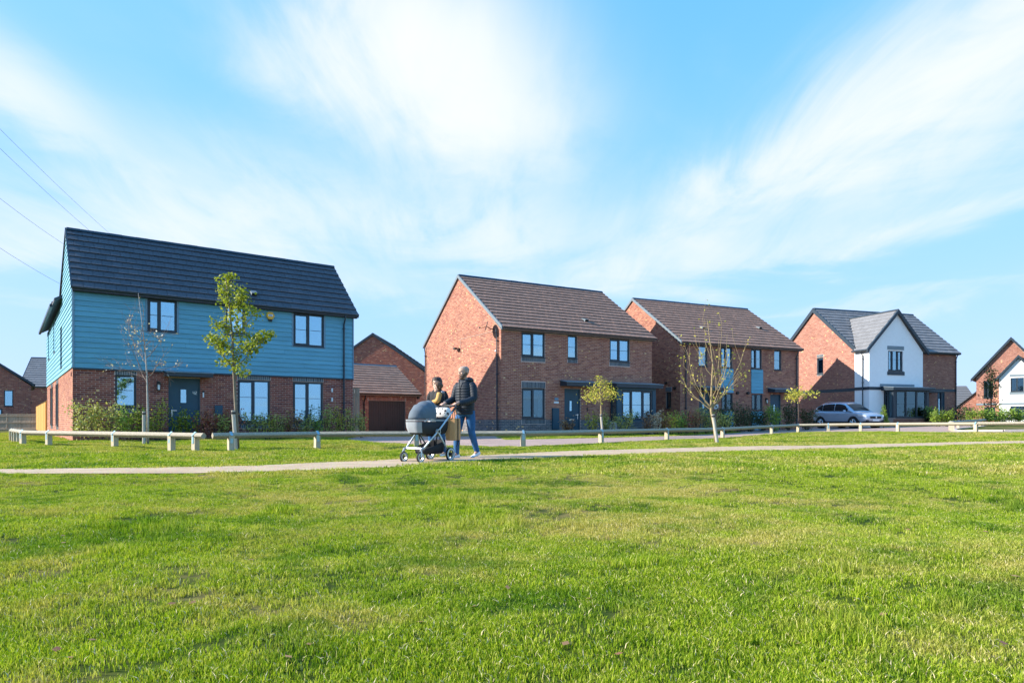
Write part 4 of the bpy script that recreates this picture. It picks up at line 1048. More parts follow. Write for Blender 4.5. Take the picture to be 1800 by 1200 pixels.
# gable end seen between the blue house and the red house: its end wall faces the green
x0, y0 = at(747, 59)
far_house(x0, y0, pi/2-.02, 10, 9.2, 4.95, 8.35, 'tile_slate', 'brick_garage', 'plain red brick gable end rising behind the garage roof')
# far left pair
x0, y0 = at(30, 54)
far_house(x0, y0+1.6, pi/2+.62, 9.5, 9.4, 3.6, 7.2, 'tile_slate', 'brick_garage', 'brick house with slate roof at the left edge behind the grey fence', gops=[(4.1, 6.4, 2.2, 3.4, (.65, .35)), (1.2, 1.8, 1.9, 3.2, (1,)), (1.9, 3.1, .5, 1.7)], windows=[(1.0, 1.7, 2.3, 3.4, (1,)), (3.6, 4.3, 2.3, 3.4, (1,)), (6.0, 7.0, 2.3, 3.4), (1.2, 1.9, .2, 1.9, (1,)), (3.2, 4.4, .2, 1.9)])
x0, y0 = at(36, 74)
far_house(x0, y0, .35, 12, 8, 4.4, 8.0, 'tile_grey', 'brick_garage', 'distant brick house with plain grey roof beyond the orange fence')
# right edge: brick gable with white rendered cross gable, low garage and a far roof
def right_house():
    th = -.70; X, Y = at(1716, 61); ze, zr = 4.62, 7.85; zg = .40; t = 2.55
    h = thing('brick_gabled_house', (X, Y, 0), th, 'orange brick house with white front gable cut off by the right edge', 'house')
    F = Face((0, 0), (1, 0), (0, 1)); L = t*2       # the wall in view is a gable end, u along it from left to right
    ops = [(.55, 1.25, 2.75, 4.3), (.6, 1.4, .9, 1.95)]
    w = wall_backing('gable_wall', F, .012, L, zg-.2, ze, ops, M['mortar'], h, gable=(t, zr)); lay_bricks(F, .003, L, zg, zr-.1, ops+[(-.1, 9, 2.12, 2.30)], M['brick_warm'], w, lim=gable_lim(L, ze, t, zr))
    for o in ops: window(F, *o, h, bar=None, glass='glass_dark')
    box_part('string_course', F, 0, 1.5, -.03, -.001, 2.13, 2.29, 'trim_grey', h)
    P = Face((1.75, -.9), (1, 0), (0, 1)); WP = 2.75; po = [(.80, 1.75, 3.25, 4.55), (.80, 2.0, .9, 2.0)]
    wall_backing('rendered_gable', P, 0, WP, zg-.2, 4.45, po, M['render'], h, w0=0, gable=(WP/2, 6.15))
    b = MB(); b.box(1.75, 1.95, -.697, -.001, zg-.2, 4.45); b.build('rendered_side', M['render'], h)
    window(P, *po[0], h, curtain=True, bar=None, glass='glass_dark'); window(P, *po[1], h, lights=(.33, .33, .34), bar=None, glass='glass_dark', blind=(.75, .92))
    for z0, z1 in ((4.57, 4.76), (3.02, 3.20)): box_part('lintel', P, .72, 1.83, -.03, -.001, z0, z1, 'trim_grey', h)
    box_part('string_course', P, 0, WP, -.03, -.001, 2.13, 2.29, 'trim_grey', h)
    def slab(name, pts, off, m): b = MB(); b.prism(pts, off); return b.build(name, M[m], h, recalc=True)
    def courses(c, z1, hw, z0, y0, y1, parent):
        mb = MB(); sl = sqrt(hw**2+(z1-z0)**2); n = int(sl/.34)
        for sg in (-1, 1):
            for j in range(n):
                f0, f1 = j/n, (j+1)/n; y = y0
                while y < y1: q = min(y+.44, y1); mb.hexa([(c+sg*hw*(1-f0), y, z0+(z1-z0)*f0+.01), (c+sg*hw*(1-f0), y, z0+(z1-z0)*f0+.06), (c+sg*hw*(1-f0), q, z0+(z1-z0)*f0+.06), (c+sg*hw*(1-f0), q, z0+(z1-z0)*f0+.01), (c+sg*hw*(1-f1), y, z0+(z1-z0)*f1), (c+sg*hw*(1-f1), y, z0+(z1-z0)*f1+.02), (c+sg*hw*(1-f1), q, z0+(z1-z0)*f1+.02), (c+sg*hw*(1-f1), q, z0+(z1-z0)*f1)], sg > 0); y += .45
        mb.build('tile_courses', M['tile_slate'], parent, kind='stuff')
    for sgn in (-1, 1):
        ro = slab('roof', [(t, -.15, zr+.22), (t+sgn*(t+.35), -.15, ze-.12), (t+sgn*(t+.35), 11, ze-.12), (t, 11, zr+.22)], (0, 0, -.13), 'tile_slate')
        slab('barge_board', [(t, -.24, zr+.25), (t+sgn*(t+.4), -.24, ze-.12), (t+sgn*(t+.4), -.24, ze-.38), (t, -.24, zr-.02)], (0, .085, 0), 'anthracite')
        c = 1.75+WP/2; hw = WP/2+.25
        go = slab('gable_roof', [(c, -1.05, 6.4), (c+sgn*hw, -1.05, 4.36), (c+sgn*hw, .3, 4.36), (c, .3, 6.4)], (0, 0, -.12), 'tile_slate')
        slab('barge_board', [(c, -1.14, 6.43), (c+sgn*(hw+.05), -1.14, 4.36), (c+sgn*(hw+.05), -1.14, 4.12), (c, -1.14, 6.18)], (0, .085, 0), 'anthracite')
    courses(t, zr+.22, t+.35, ze-.12, -.15, 11, ro); courses(1.75+WP/2, 6.4, WP/2+.25, 4.36, -1.05, .3, go)
    b = MB(); b.box(.2, .4, .3, 9, zg, ze); b.box(.2, L, 8.8, 9, zg, ze); b.build('rear_wall', M['brick_warm'], h)
    G2 = MB(); G2.prism([(-.01, .3, zg-.2), (-1.9, .3, zg-.2), (-1.9, .3, 1.55), (-.01, .3, 3.2)], (0, 5, 0)); go = G2.build('garage_wing', M['mortar'], h, recalc=True)
    Fg = Face((-1.9, .29), (1, 0), (0, 1)); lay_bricks(Fg, .02, 1.88, zg, 3.15, [], M['brick_warm'], go, lim=lambda z: (max(.02, (z-1.55)/1.65*1.9) if z > 1.55 else .02, 1.88))
    slab('garage_roof', [(-.02, .12, 3.30), (-2.1, .12, 1.48), (-2.1, 5.4, 1.48), (-.02, 5.4, 3.30)], (0, 0, .10), 'tile_slate')
    return h
right_house()
x0, y0 = at(1640, 88)
def far_roof():
    h = thing('distant_house', (x0, y0, 0), -.15, 'distant brick house with pale grey roof between the two right-hand houses', 'house')
    b = MB(); b.prism([(0, 0, .2), (5.8, 0, .2), (5.8, 0, 2.2), (0, 0, 2.2)], (0, 8, 0)); b.prism([(5.4, .1, 2.2), (5.4, 7.9, 2.2), (5.4, 4, 5.2)], (.3, 0, 0)); b.build('wall', M['brick_garage'], h, recalc=True)
    b = MB(); b.prism([(-3, -.3, 2.1), (-3, 4, 5.45), (-3, 8.3, 2.1), (-3, 4, 5.25)], (8.9, 0, 0)); b.build('roof', M['tile_grey'], h, recalc=True)
    for i in range(14):
        f = i/14; b = MB(); b.box(-3, 5.9, -.3+4.3*f-.06, -.3+4.3*f+.02, 2.1+3.35*f-.02, 2.1+3.35*f+.05); b.build('tile_course', M['tile_grey'], h)
far_roof()

# ------------------------------------------------------------------ knee-rail fences
def rail_fence(pts, posts, label, group=None, h=.46, flip_strap=True):
    """square rail laid on edge in notched posts, following pts; posts given by distance along it"""
    gz = lambda p: ground(p[0], p[1])
    o = thing('knee_rail_fence', (pts[0][0], pts[0][1], gz(pts[0])), 0, label, 'fence', group)
    O = Vector((pts[0][0], pts[0][1], gz(pts[0])))
    s = .082
    for a, c in zip(pts, pts[1:]):
        A = Vector((a[0], a[1], gz(a)+h))-O; B = Vector((c[0], c[1], gz(c)+h))-O
        d = (B-A).normalized(); n = Vector((-d.y, d.x, 0)).normalized(); u = n.cross(d); u = u if u.z > 0 else -u
        A = A+d*.006; B = B-d*.006; b = MB()
        k = max(1, int((B-A).length/1.2)); rings = []
        for i in range(k+1):
            c_ = A+(B-A)*i/k; q = s*R.uniform(.97, 1.03); z = u*(-s+R.uniform(-.003, .003)); e = .16*q
            prof = [(q-e, e), (e, q-e), (-e, q-e), (-q+e, e), (-q+e, -e), (-e, -q+e), (e, -q+e), (q-e, -e)]
            rings.append([c_+z+n*x+u*y for x, y in prof])
        b.loft(rings); b.build('rail', M['timber_rail'], o, recalc=True)
    acc = 0; segs = []
    for a, c in zip(pts, pts[1:]):
        l = sqrt((c[0]-a[0])**2+(c[1]-a[1])**2); segs.append((acc, acc+l, a, c)); acc += l
    for p in posts:
        if isinstance(p, tuple):
            q = p; best = min(segs, key=lambda g: abs((q[0]-g[2][0])*(g[3][1]-g[2][1])-(q[1]-g[2][1])*(g[3][0]-g[2][0]))/max(.01, g[1]-g[0])+(0 if min(g[2][0], g[3][0])-.3 <= q[0] <= max(g[2][0], g[3][0])+.3 else 9)); a, c = best[2], best[3]
            l = best[1]-best[0]; t = ((q[0]-a[0])*(c[0]-a[0])+(q[1]-a[1])*(c[1]-a[1]))/l**2; t = min(.99, max(.01, t))
        else:
            g = [g for g in segs if g[0]-1e-6 <= p <= g[1]+1e-6][0]; a, c = g[2], g[3]; t = (p-g[0])/(g[1]-g[0])
        x, y = a[0]+(c[0]-a[0])*t, a[1]+(c[1]-a[1])*t
        d = Vector((c[0]-a[0], c[1]-a[1], 0)).normalized(); n = Vector((-d.y, d.x, 0)); P = Vector((x, y, gz((x, y))))-O
        b = MB(); w = .062; zt = h-.085; zn = h-.155
        prof = [(-w, -.12), (-w, zt), (0, zn), (w, zt), (w, -.12)]
        tw = R.uniform(-.02, .02)
        b.prism([P+n*(q+tw*max(0, z))-d*w+Vector((0, 0, z)) for q, z in prof], d*2*w)
        po = b.build('post', M['timber_post'], o, recalc=True)
        st = MB(); sw = .03; r = s+.006
        for s0, s1 in ((-1, 0), (0, 1)):
            pa = Vector((0, 0, 0)); base = P+Vector((0, 0, h-s))
            q0 = n*(s0*r) if s0 else Vector((0, 0, r)); q1 = n*(s1*r) if s1 else Vector((0, 0, r))
            st.prism([base+q0-d*sw, base+q1-d*sw, base+q1*1.04-d*sw, base+q0*1.04-d*sw], d*2*sw)
        for sg in (-1, 1):
            q = P+n*sg*(w+.001); st.prism([q-d*sw+Vector((0, 0, h-s)), q+d*sw+Vector((0, 0, h-s)), q+d*sw+Vector((0, 0, h-.26)), q-d*sw+Vector((0, 0, h-.26))], n*sg*.004)
        st.build('strap', M['strap'], po, recalc=True)
    return o
rail_fence([(-14.3, 19.6), (-6.98, 15.25)], [.12, 1.6, 3.2+1.7, 7.3, 8.2], 'sunlit pale knee rail in front of the blue house, left of the slanted rail end')
rail_fence([(-17.7, 23.8), (-14.45, 19.95)], [.05, 1.0, 2.0, 3.1, 4.2], 'short knee rail running away from the viewer at the far left edge')
MAIN = [(-6.86, 15.4), (-4.94, 17.15), (-2.5, 17.8), (.33, 18.35), (2.8, 21.0), (5.63, 24.4), (8.65, 27.6), (12.4, 32.1), (14.5, 34.1), (15.8, 33.6), (16.9, 32.6), (17.85, 31.1), (19.4, 28.1), (21.2, 26.4), (24, 25.6)]
rail_fence(MAIN, [(-6.55, 15.68)]+[p for p in MAIN[1:-1]], 'long grey knee rail curving along the road behind the man with the pram')
rail_fence([(20.3, 31.0), (21.6, 33.2), (26.5, 38.0), (33, 46), (44, 52)], [.05, 1.1, 2.45, 4.2, 9.0, 12.0], 'knee rail round the grass island at the right edge')
isl = MB(); ip = [(20.35, 30.7), (21.9, 33.2), (26.7, 38.0), (33.4, 46), (46, 52), (46, 33), (28, 28.4), (21.6, 29.6)]
isl.prism([(x, y, ground(x, y)-.05) for x, y in ip], (0, 0, .10)); isl.build('grass_island', M['turf'] if 'turf' in M else lawn.data.materials[0], kind='structure', recalc=True)
kb = MB()
for (a, c) in zip([(28, 28.4), (21.6, 29.6), (20.35, 30.7), (21.9, 33.2)], [(21.6, 29.6), (20.35, 30.7), (21.9, 33.2), (26.7, 38)]):
    A, B = Vector((*a, ground(*a))), Vector((*c, ground(*c))); n = Vector((-(B-A).y, (B-A).x, 0)).normalized()*.14
    kb.prism([A+n*.0, B+n*.0, B+n, A+n], (0, 0, .07))
kb.build('kerb', mat('kerb_concrete', (.48, .45, .42), .9, .1, 5), kind='structure', recalc=True)

# ------------------------------------------------------------------ garden fences
def panel_fence(A, B, z0, h, m, label, step=1.83, rails=(.12, .5, .9), side=-1, boards_w=.12, cap=True, name='panel_fence', by=-.02):
    A, B = Vector((*A, z0)), Vector((*B, z0)); L = (B-A).length; d = (B-A)/L; n = Vector((-d.y, d.x, 0))*side
    o = thing(name, A, atan2(d.y, d.x), label, 'fence'); sg = side
    k = max(1, round(L/step)); st = L/k
    for i in range(k+1): b = MB(); b.box(i*st-.05, i*st+.05, -.05, .05, -.2, h+.06); b.build('post', M[m], o)
    mb = MB()
    for i in range(k):
        x = i*st+.06; e = (i+1)*st-.06
        while x < e-.01: q = min(x+boards_w-.006, e); y = R.uniform(0, .006)+by; mb.box(x, q, y, .02+y, .05, h-.03); x += boards_w
    mb.build('fence_boards', M[m], o, kind='stuff')
    for i in range(k):
        for r in rails: b = MB(); yy = sorted((.011*sg, .05*sg)); b.box(i*st+.055, (i+1)*st-.055, *((yy[0], yy[1]) if sg > 0 else (yy[0]-.015, yy[1]-.015)), r*h-.03, r*h+.03); b.build('fence_rail', M[m], o)
        if cap: b = MB(); b.box(i*st+.055, (i+1)*st-.055, -.04, .045, h-.029, h+.01); b.build('fence_cap', M[m], o)
    return o
panel_fence(at(-40, 50), at(65, 50), -.05, 1.26, 'fence_grey', 'weathered grey panel fence with three rails below the houses at the left edge', step=2.3)
w0 = (-15.162-17.05*sin(.647)-.0, 23.231+17.05*cos(.647)); w1 = at(65.5, 50.2)
panel_fence(w0, w1, .02, 1.75, 'fence_orange', 'bright orange timber fence running back from the blue house corner', rails=(), cap=False, step=2.0, by=.055)
gp = thing('timber_gate', (*at(619, 31.2), .0), .36, 'narrow timber gate beside the garage wall', 'gate')
for i in range(3): b = MB(); b.box(i*.115, i*.115+.108, 0, .03, .05, 2.25); b.build('gate_board', M['fence_grey'], gp)
for z in (.4, 1.9): b = MB(); b.box(0, .34, .031, .07, z, z+.09); b.build('gate_brace', M['fence_grey'], gp)

# ------------------------------------------------------------------ trees and shrubs
def leaf(mb, p, s, r, flat=0.0):
    d = Vector((r.gauss(0, 1), r.gauss(0, 1), r.gauss(0, .6)-.25)).normalized(); q = d.orthogonal().normalized()
    q = (Matrix.Rotation(r.uniform(0, 2*pi), 3, d) @ q); k = s*r.uniform(.65, 1.25)
    nrm = d.cross(q)
    mb.add([p, p+d*k*.5+q*k*.32+nrm*k*.06, p+d*k, p+d*k*.5-q*k*.32+nrm*k*.06], [(0, 1, 2, 3)])
def branch(mb, p, d, L, r0, depth, r, tips, bend=.18, up=.12, kids=(2, 4), spread=.6, n=4, shrink=.62):
    pts = [p.copy()]; rad = [r0]; q = p.copy(); dd = d.copy()
    for i in range(n):
        dd = (dd+Vector((r.gauss(0, bend), r.gauss(0, bend), r.gauss(0, bend)+up))).normalized(); q = q+dd*L/n
        pts.append(q.copy()); rad.append(max(.0025, r0*(1-.75*(i+1)/n)))
        tips.append((q.copy(), depth, i/n))
    mb.tube(pts, rad, 5 if depth > 1 else 4)
    if depth > 0:
        for k in range(r.randint(*kids)):
            i = r.randint(1, n); a = dd.orthogonal().normalized(); a = Matrix.Rotation(r.uniform(0, 2*pi), 3, dd) @ a
            nd = (dd*(1-spread*.4)+a*spread).normalized()
            branch(mb, pts[i], nd, L*shrink*r.uniform(.7, 1.15), max(.003, rad[i]*.65), depth-1, r, tips, bend, up, kids, spread, n, shrink)
def stake(x, y, h, lean, label, rad=.045):
    g = ground(x, y); o = thing('tree_stake', (x, y, g), 0, label, 'stake')
    b = MB(); b.tube([(0, 0, -.1), (lean[0], lean[1], h)], rad, 10); b.build('post', M['wood_stake'], o)
    b = MB(); f = .93; b.tube([(lean[0]*f, lean[1]*f, h*f-.02), (lean[0]*f, lean[1]*f, h*f+.03)], rad+.008, 10); b.build('tie', M['black'], o)
def tree(name, label, x, y, trunk, tr, mains, bark, leaves, seed, cat='tree', depth=2, leafn=0, leafs=.05, up=.12, bend=.16, spread=.6, group=None, spreadr=.12, mat_leaf=None, blobs=None, kids=(2, 4), shrink=.62, twig=None):
    """trunk: points; mains: (height index point, tip) limbs that then branch on"""
    r = random.Random(seed); g = ground(x, y); o = thing(name, (x, y, g), r.uniform(0, .01), label, cat, group)
    b = MB(); pts = [Vector(p) for p in trunk]; b.tube(pts, tr, 9); b.build('trunk', M[bark], o, smooth=True)
    tips = []; mb = MB()
    for s, e, r0 in mains:
        s, e = Vector(s), Vector(e); d = e-s; L = d.length; d.normalize()
        # limb as a gentle curve to its tip, with side shoots
        k = 7; ps = []; rd = []
        sag = d.orthogonal().normalized(); sag = Vector((d.x, d.y, 0)); sag = sag.normalized() if sag.length > .01 else Vector((0, 0, 0))
        for i in range(k+1):
            t = i/k; q = s+(e-s)*t+sag*(L*.06*sin(pi*t))-Vector((0, 0, 1))*(L*.03*sin(pi*t))+Vector((r.gauss(0, .012), r.gauss(0, .012), 0))*L*(0 if i == 0 else 1); ps.append(q); rd.append(max(.004, r0*(1-.8*t))); tips.append((q.copy(), depth, t))
        mb.tube(ps, rd, 6)
        if depth > 0:
            for j in range(r.randint(*kids)+2):
                i = r.randint(1, k-1); dd = (ps[i+1]-ps[i]).normalized(); a = Matrix.Rotation(r.uniform(0, 2*pi), 3, dd) @ dd.orthogonal().normalized()
                branch(mb, ps[i], (dd*.75+a*spread+Vector((0, 0, .2))).normalized(), L*.42*r.uniform(.6, 1.1), rd[i]*.6, depth-1, r, tips, bend, up, kids, spread, 4, shrink)
    mb.build('crown', M[twig or bark], o)
    if leafn:
        lb = MB(); w = [t for t in tips if t[2] > .1]
        for i in range(leafn):
            if blobs and r.random() < .8:
                c, rr = r.choice(blobs); p = Vector(c)+Vector((r.gauss(0, .55)*rr, r.gauss(0, .55)*rr, r.gauss(0, .5)*rr*.8))
            else: p = r.choice(w)[0]+Vector((r.gauss(0, spreadr), r.gauss(0, spreadr), r.gauss(0, spreadr)))
            leaf(lb, p, leafs, r)
        lb.build('leaves', M[mat_leaf], o, kind='stuff')
    return o
# leafy young tree before the blue house
x, y = at(417, 16.3); K = 16.3/FPX
def off(px, py, D, x0, dy=0.0): return ((px-900)/FPX*D-x0, dy, EYE+(HZ-py)*D/FPX)
P = lambda px, py, dy=0.0: off(px, py, 16.3, x, dy)
bl = []
for px, py, rr in ((396, 492, 15), (393, 510, 17), (428, 512, 15), (400, 530, 18), (424, 535, 20), (405, 552, 22), (440, 548, 15), (421, 560, 22), (383, 570, 13), (396, 577, 18), (418, 580, 22), (376, 595, 14), (393, 597, 20), (420, 600, 22), (445, 592, 14), (462, 590, 11), (476, 588, 10), (437, 612, 18), (412, 618, 22), (452, 606, 12), (395, 635, 15), (418, 637, 20), (388, 605, 12), (424, 652, 12), (400, 483, 10), (430, 525, 12), (455, 596, 10)):
    for q in range(2): bl.append((P(px, py, R.uniform(-.28, .28)), rr*K*.8))
tree('young_tree', 'bright leafy young tree tied to a leaning stake in front of the blue house', x, y, [P(418, 792), P(416, 740), P(413, 690), P(411, 650), P(409, 600), P(404, 545), P(397, 490)], [.048, .042, .036, .032, .026, .018, .008],
     [(P(411, 648), P(440, 605, .15), .016), (P(411, 645), P(385, 605, -.15), .016), (P(410, 625), P(476, 588, -.1), .015), (P(409, 612), P(370, 598, .1), .015), (P(408, 590), P(443, 548, .1), .014), (P(406, 575), P(380, 568, -.1), .012), (P(403, 545), P(432, 515, 0), .012), (P(400, 530), P(392, 500, .1), .010)],
     'bark_grey', True, 3, leafn=2700, leafs=.085, mat_leaf='leaf_lime', blobs=bl, spreadr=.07, depth=1)
sx, sy = at(415.5, 16.15); stake(sx, sy, .97, (-.085, .02), 'pale round stake leaning beside the bright leafy young tree')
# birch
x, y = at(260, 20.4); P = lambda px, py, dy=0.0: off(px, py, 20.4, x, dy)
tree('birch_tree', 'nearly bare white-stemmed birch with drooping twigs left of the front door', x, y, [P(260, 781), P(260, 730), P(259, 690), P(258, 655), P(255, 610), P(250, 570), P(243, 515)], [.036, .030, .025, .021, .016, .010, .004],
     [(P(259, 672), P(222, 600, .4), .013), (P(258, 665), P(302, 612, -.3), .013), (P(258, 655), P(195, 640, -.3), .012), (P(258, 650), P(308, 640, .3), .011), (P(257, 640), P(215, 560, .2), .011), (P(256, 630), P(285, 570, .3), .011), (P(255, 620), P(262, 545, -.3), .010), (P(253, 600), P(230, 560, -.2), .009), (P(251, 580), P(275, 595, .2), .008), (P(258, 660), P(240, 590, -.5), .011)],
     'bark_white', True, 11, leafn=120, leafs=.075, mat_leaf='leaf_pale', spreadr=.05, depth=2, up=.02, bend=.22, kids=(3, 5), twig='bark_twig')
sx, sy = at(253, 20.3); stake(sx, sy, 1.0, (0, 0), 'upright pale stake beside the bare white birch')
# bare vase-shaped tree on the verge
x, y = at(1257, 21.2); P = lambda px, py, dy=0.0: off(px, py, 21.2, x, dy)
tree('bare_tree', 'bare vase-shaped young tree with a few yellow leaves on the verge by the semi-detached houses', x, y, [P(1259, 780), P(1256, 750), P(1250, 722), P(1251, 680), P(1253, 640), P(1248, 600), P(1243, 560)], [.058, .048, .038, .030, .022, .014, .006],
     [(P(1250, 720), P(1199, 660, .2), .017), (P(1250, 718), P(1196, 630, -.3), .016), (P(1250, 716), P(1210, 607, .3), .016), (P(1251, 715), P(1300, 640, -.3), .018), (P(1251, 718), P(1318, 598, .2), .020), (P(1251, 716), P(1288, 610, .4), .016), (P(1251, 700), P(1272, 590, -.4), .014), (P(1252, 680), P(1266, 548, .1), .013), (P(1250, 630), P(1237, 548, 0), .010), (P(1251, 705), P(1226, 640, -.4), .014), (P(1251, 712), P(1308, 655, .35), .014), (P(1251, 660), P(1222, 580, .1), .011)],
     'bark_tan', True, 21, leafn=260, leafs=.075, mat_leaf='leaf_yellow', spreadr=.06, depth=1, up=.16, bend=.12, kids=(2, 4), spread=.5)
sx, sy = at(1262, 21.0); stake(sx, sy, .92, (-.15, .02), 'thick dark-sided stake against the bare vase-shaped tree', .05)
# small lollipop tree in the red house garden
x, y = at(1058, 28.6); P = lambda px, py, dy=0.0: off(px, py, 28.6, x, dy)
tree('small_tree', 'small round-headed tree with yellow-green leaves before the bay of the detached house', x, y, [P(1059, 768), P(1057, 735), P(1056, 705), P(1055, 690)], [.035, .03, .026, .018],
     [(P(1056, 706), P(1036, 690, .3), .012), (P(1056, 706), P(1075, 688, -.3), .012), (P(1055, 700), P(1048, 676, .3), .011), (P(1055, 698), P(1064, 674, -.2), .011), (P(1055, 694), P(1055, 668, 0), .010)], 'bark_tan', True, 31, leafn=800, leafs=.085, mat_leaf='leaf_yellow',
     blobs=[(P(px, py, dy), .30) for px, py, dy in ((1034, 692, .1), (1044, 697, -.3), (1052, 692, .3), (1063, 697, .1), (1078, 690, -.1), (1043, 683, .3), (1062, 678, -.3), (1070, 686, .3), (1053, 671, 0), (1081, 696, .2), (1036, 700, -.2))], depth=1, spreadr=.1)
sx, sy = at(1060, 28.4); stake(sx, sy, 1.0, (-.09, 0), 'short stake under the small round-headed tree')
# small tree before the parked car
x, y = at(1404, 36.5); P = lambda px, py, dy=0.0: off(px, py, 36.5, x, dy)
tree('small_tree', 'thin small tree with a wide flat crown left of the parked car', x, y, [P(1404, 764), P(1404, 735), P(1403, 705)], [.04, .032, .022],
     [(P(1403, 708), P(1388, 698, .3), .013), (P(1403, 708), P(1420, 694, -.3), .013), (P(1403, 704), P(1400, 686, .2), .012), (P(1403, 706), P(1412, 688, .3), .012)], 'bark_dark', True, 41, leafn=420, leafs=.12, mat_leaf='leaf_yellow',
     blobs=[(P(px, py, dy), .30) for px, py in ((1390, 700), (1398, 692), (1407, 697), (1420, 696), (1428, 697), (1395, 703)) for dy in (-.3, .3)], depth=1, spreadr=.1)
# dark slim tree at the right
x, y = at(1742, 46); P = lambda px, py, dy=0.0: off(px, py, 46, x, dy)
tree('slim_tree', 'dark slim conical tree in front of the white gable at the right edge', x, y, [P(1742, 748), P(1742, 700), P(1743, 655)], [.05, .035, .008],
     [(P(1742, 735), P(1731, 705, .3), .014), (P(1742, 730), P(1753, 700, -.3), .014), (P(1742, 715), P(1735, 680, .2), .012), (P(1742, 712), P(1750, 678, .2), .012), (P(1742, 695), P(1741, 662, 0), .010)], 'bark_dark', True, 51, leafn=900, leafs=.13, mat_leaf='leaf_dark',
     blobs=[(P(px, py, 0), .36) for px, py in ((1742, 665), (1743, 678), (1738, 690), (1748, 692), (1744, 704))]+[(P(1742, 722), .5)], depth=1, spreadr=.14)

def shrub(x, y, w, hgt, ml, label, seed, n=170, stems=6, ls=.075, bark='bark_dark', bare=.25, group=None, name='shrub', dense=.5):
    r = random.Random(seed); g = ground(x, y); o = thing(name, (x, y, g+.0), 0, label, 'shrub', group); n = int(n*2.6); hgt *= 1.24; w *= 1.25; stems += 2
    b = MB(); lb = MB(); tips = []
    for i in range(stems):
        a = r.uniform(0, 2*pi); s = Vector((cos(a)*.08, sin(a)*.08, -.03)); e = Vector((cos(a)*w*.5*r.uniform(.3, 1), sin(a)*w*.5*r.uniform(.3, 1), hgt*r.uniform(.62, 1.0)))
        mid = s+(e-s)*.5+Vector((r.gauss(0, .05), r.gauss(0, .05), hgt*.06)); b.tube([s, mid, e], [.012, .009, .004], 4)
        for k in range(10):
            t = bare+(1-bare)*k/9; q = s*(1-t)**2+mid*2*t*(1-t)+e*t*t; tips.append(q)
        for j in range(3):
            t = r.uniform(.3, .9); q = s*(1-t)**2+mid*2*t*(1-t)+e*t*t; v = Vector((r.gauss(0, 1), r.gauss(0, 1), r.uniform(.2, 1))).normalized()*w*.22; b.tube([q, q+v], [.006, .003], 4); tips += [q+v, q+v*.6]
    b.build('stems', M[bark], o)
    for i in range(n):
        q = r.choice(tips)+Vector((r.gauss(0, w*.09*dense*2), r.gauss(0, w*.09*dense*2), r.gauss(0, w*.07)))
        if q.z > .03: leaf(lb, q, ls, r)
    lb.build('leaves', M[ml], o, kind='stuff'); return o
BH = lambda a, w_: (-15.162+a*cos(.647)+w_*sin(.647), 23.231+a*sin(.647)-w_*cos(.647))
row = [(.25, 1.2, .9, 1.15, 'leaf_olive', 'broad olive-green shrub at the sunlit brick corner of the blue house', 330), (.85, 1.1, .9, 1.25, 'leaf_olive', 'tall olive shrub second from the brick corner of the blue house', 320),
       (1.45, 1.0, .8, 1.2, 'leaf_green', 'green shrub under the small ground-floor window of the blue house', 300), (1.9, 1.15, .6, 1.05, 'leaf_lime', 'low green shrub left of the birch stake', 180),
       (2.45, 1.0, .7, 1.15, 'leaf_yellow', 'yellow-leaved shrub between the birch and the blue house door', 170), (3.05, 1.0, .6, .95, 'leaf_lime', 'yellow-green shrub at the left side of the blue house door', 190),
       (3.5, 1.0, .55, .9, 'leaf_lime', 'small bright shrub just left of the wine-red shrubs', 150), (3.85, .95, .6, .9, 'leaf_red', 'wine-red shrub in front of the letterbox of the blue house', 200), (4.3, .95, .6, .95, 'leaf_red', 'dark red shrub second of the wine-red row', 210),
       (4.65, 1.1, .5, 1.0, 'leaf_olive', 'brownish shrub between two wine-red shrubs below the meter box', 160), (5.0, .95, .55, .98, 'leaf_red', 'wine-red shrub nearest the leaning stake', 190), (5.7, .9, .55, .85, 'leaf_olive', 'thin olive shrub below the left french window', 130),
       (6.25, .9, .5, .9, 'leaf_yellow', 'small yellowish shrub on a pale stem below the left french window', 120), (6.7, .9, .6, .95, 'leaf_olive', 'olive shrub at the right edge of the left french window', 170), (7.3, .9, .7, .95, 'leaf_brown', 'russet shrub before the brick pier between the french windows', 200),
       (7.7, .95, .6, .85, 'leaf_olive', 'low olive shrub left of the right french window', 150), (8.2, 1.0, .5, .8, 'leaf_green', 'low green shrub below the right french window', 130), (8.75, .85, .6, 1.25, 'leaf_olive', 'tall thin shrub at the right french window', 190), (9.3, .8, .5, 1.15, 'leaf_yellow', 'thin yellowish shrub left of the downpipe of the blue house', 130),
       (9.75, .8, .5, 1.0, 'leaf_olive', 'leafy shrub beside the downpipe of the blue house', 150), (10.2, .9, .5, .95, 'leaf_olive', 'last shrub at the right-hand corner of the blue house', 140)]
for i, (a, w_, wd, hh, ml, lab, n) in enumerate(row): xx, yy = BH(a, w_+.2); shrub(xx, yy, wd, hh, ml, lab, 200+i, n=n, group='shrubs along the front of the blue house', ls=.078)
RH = lambda a, w_: (-.516+a*cos(.521)+w_*sin(.521), 31.795+a*sin(.521)-w_*cos(.521))
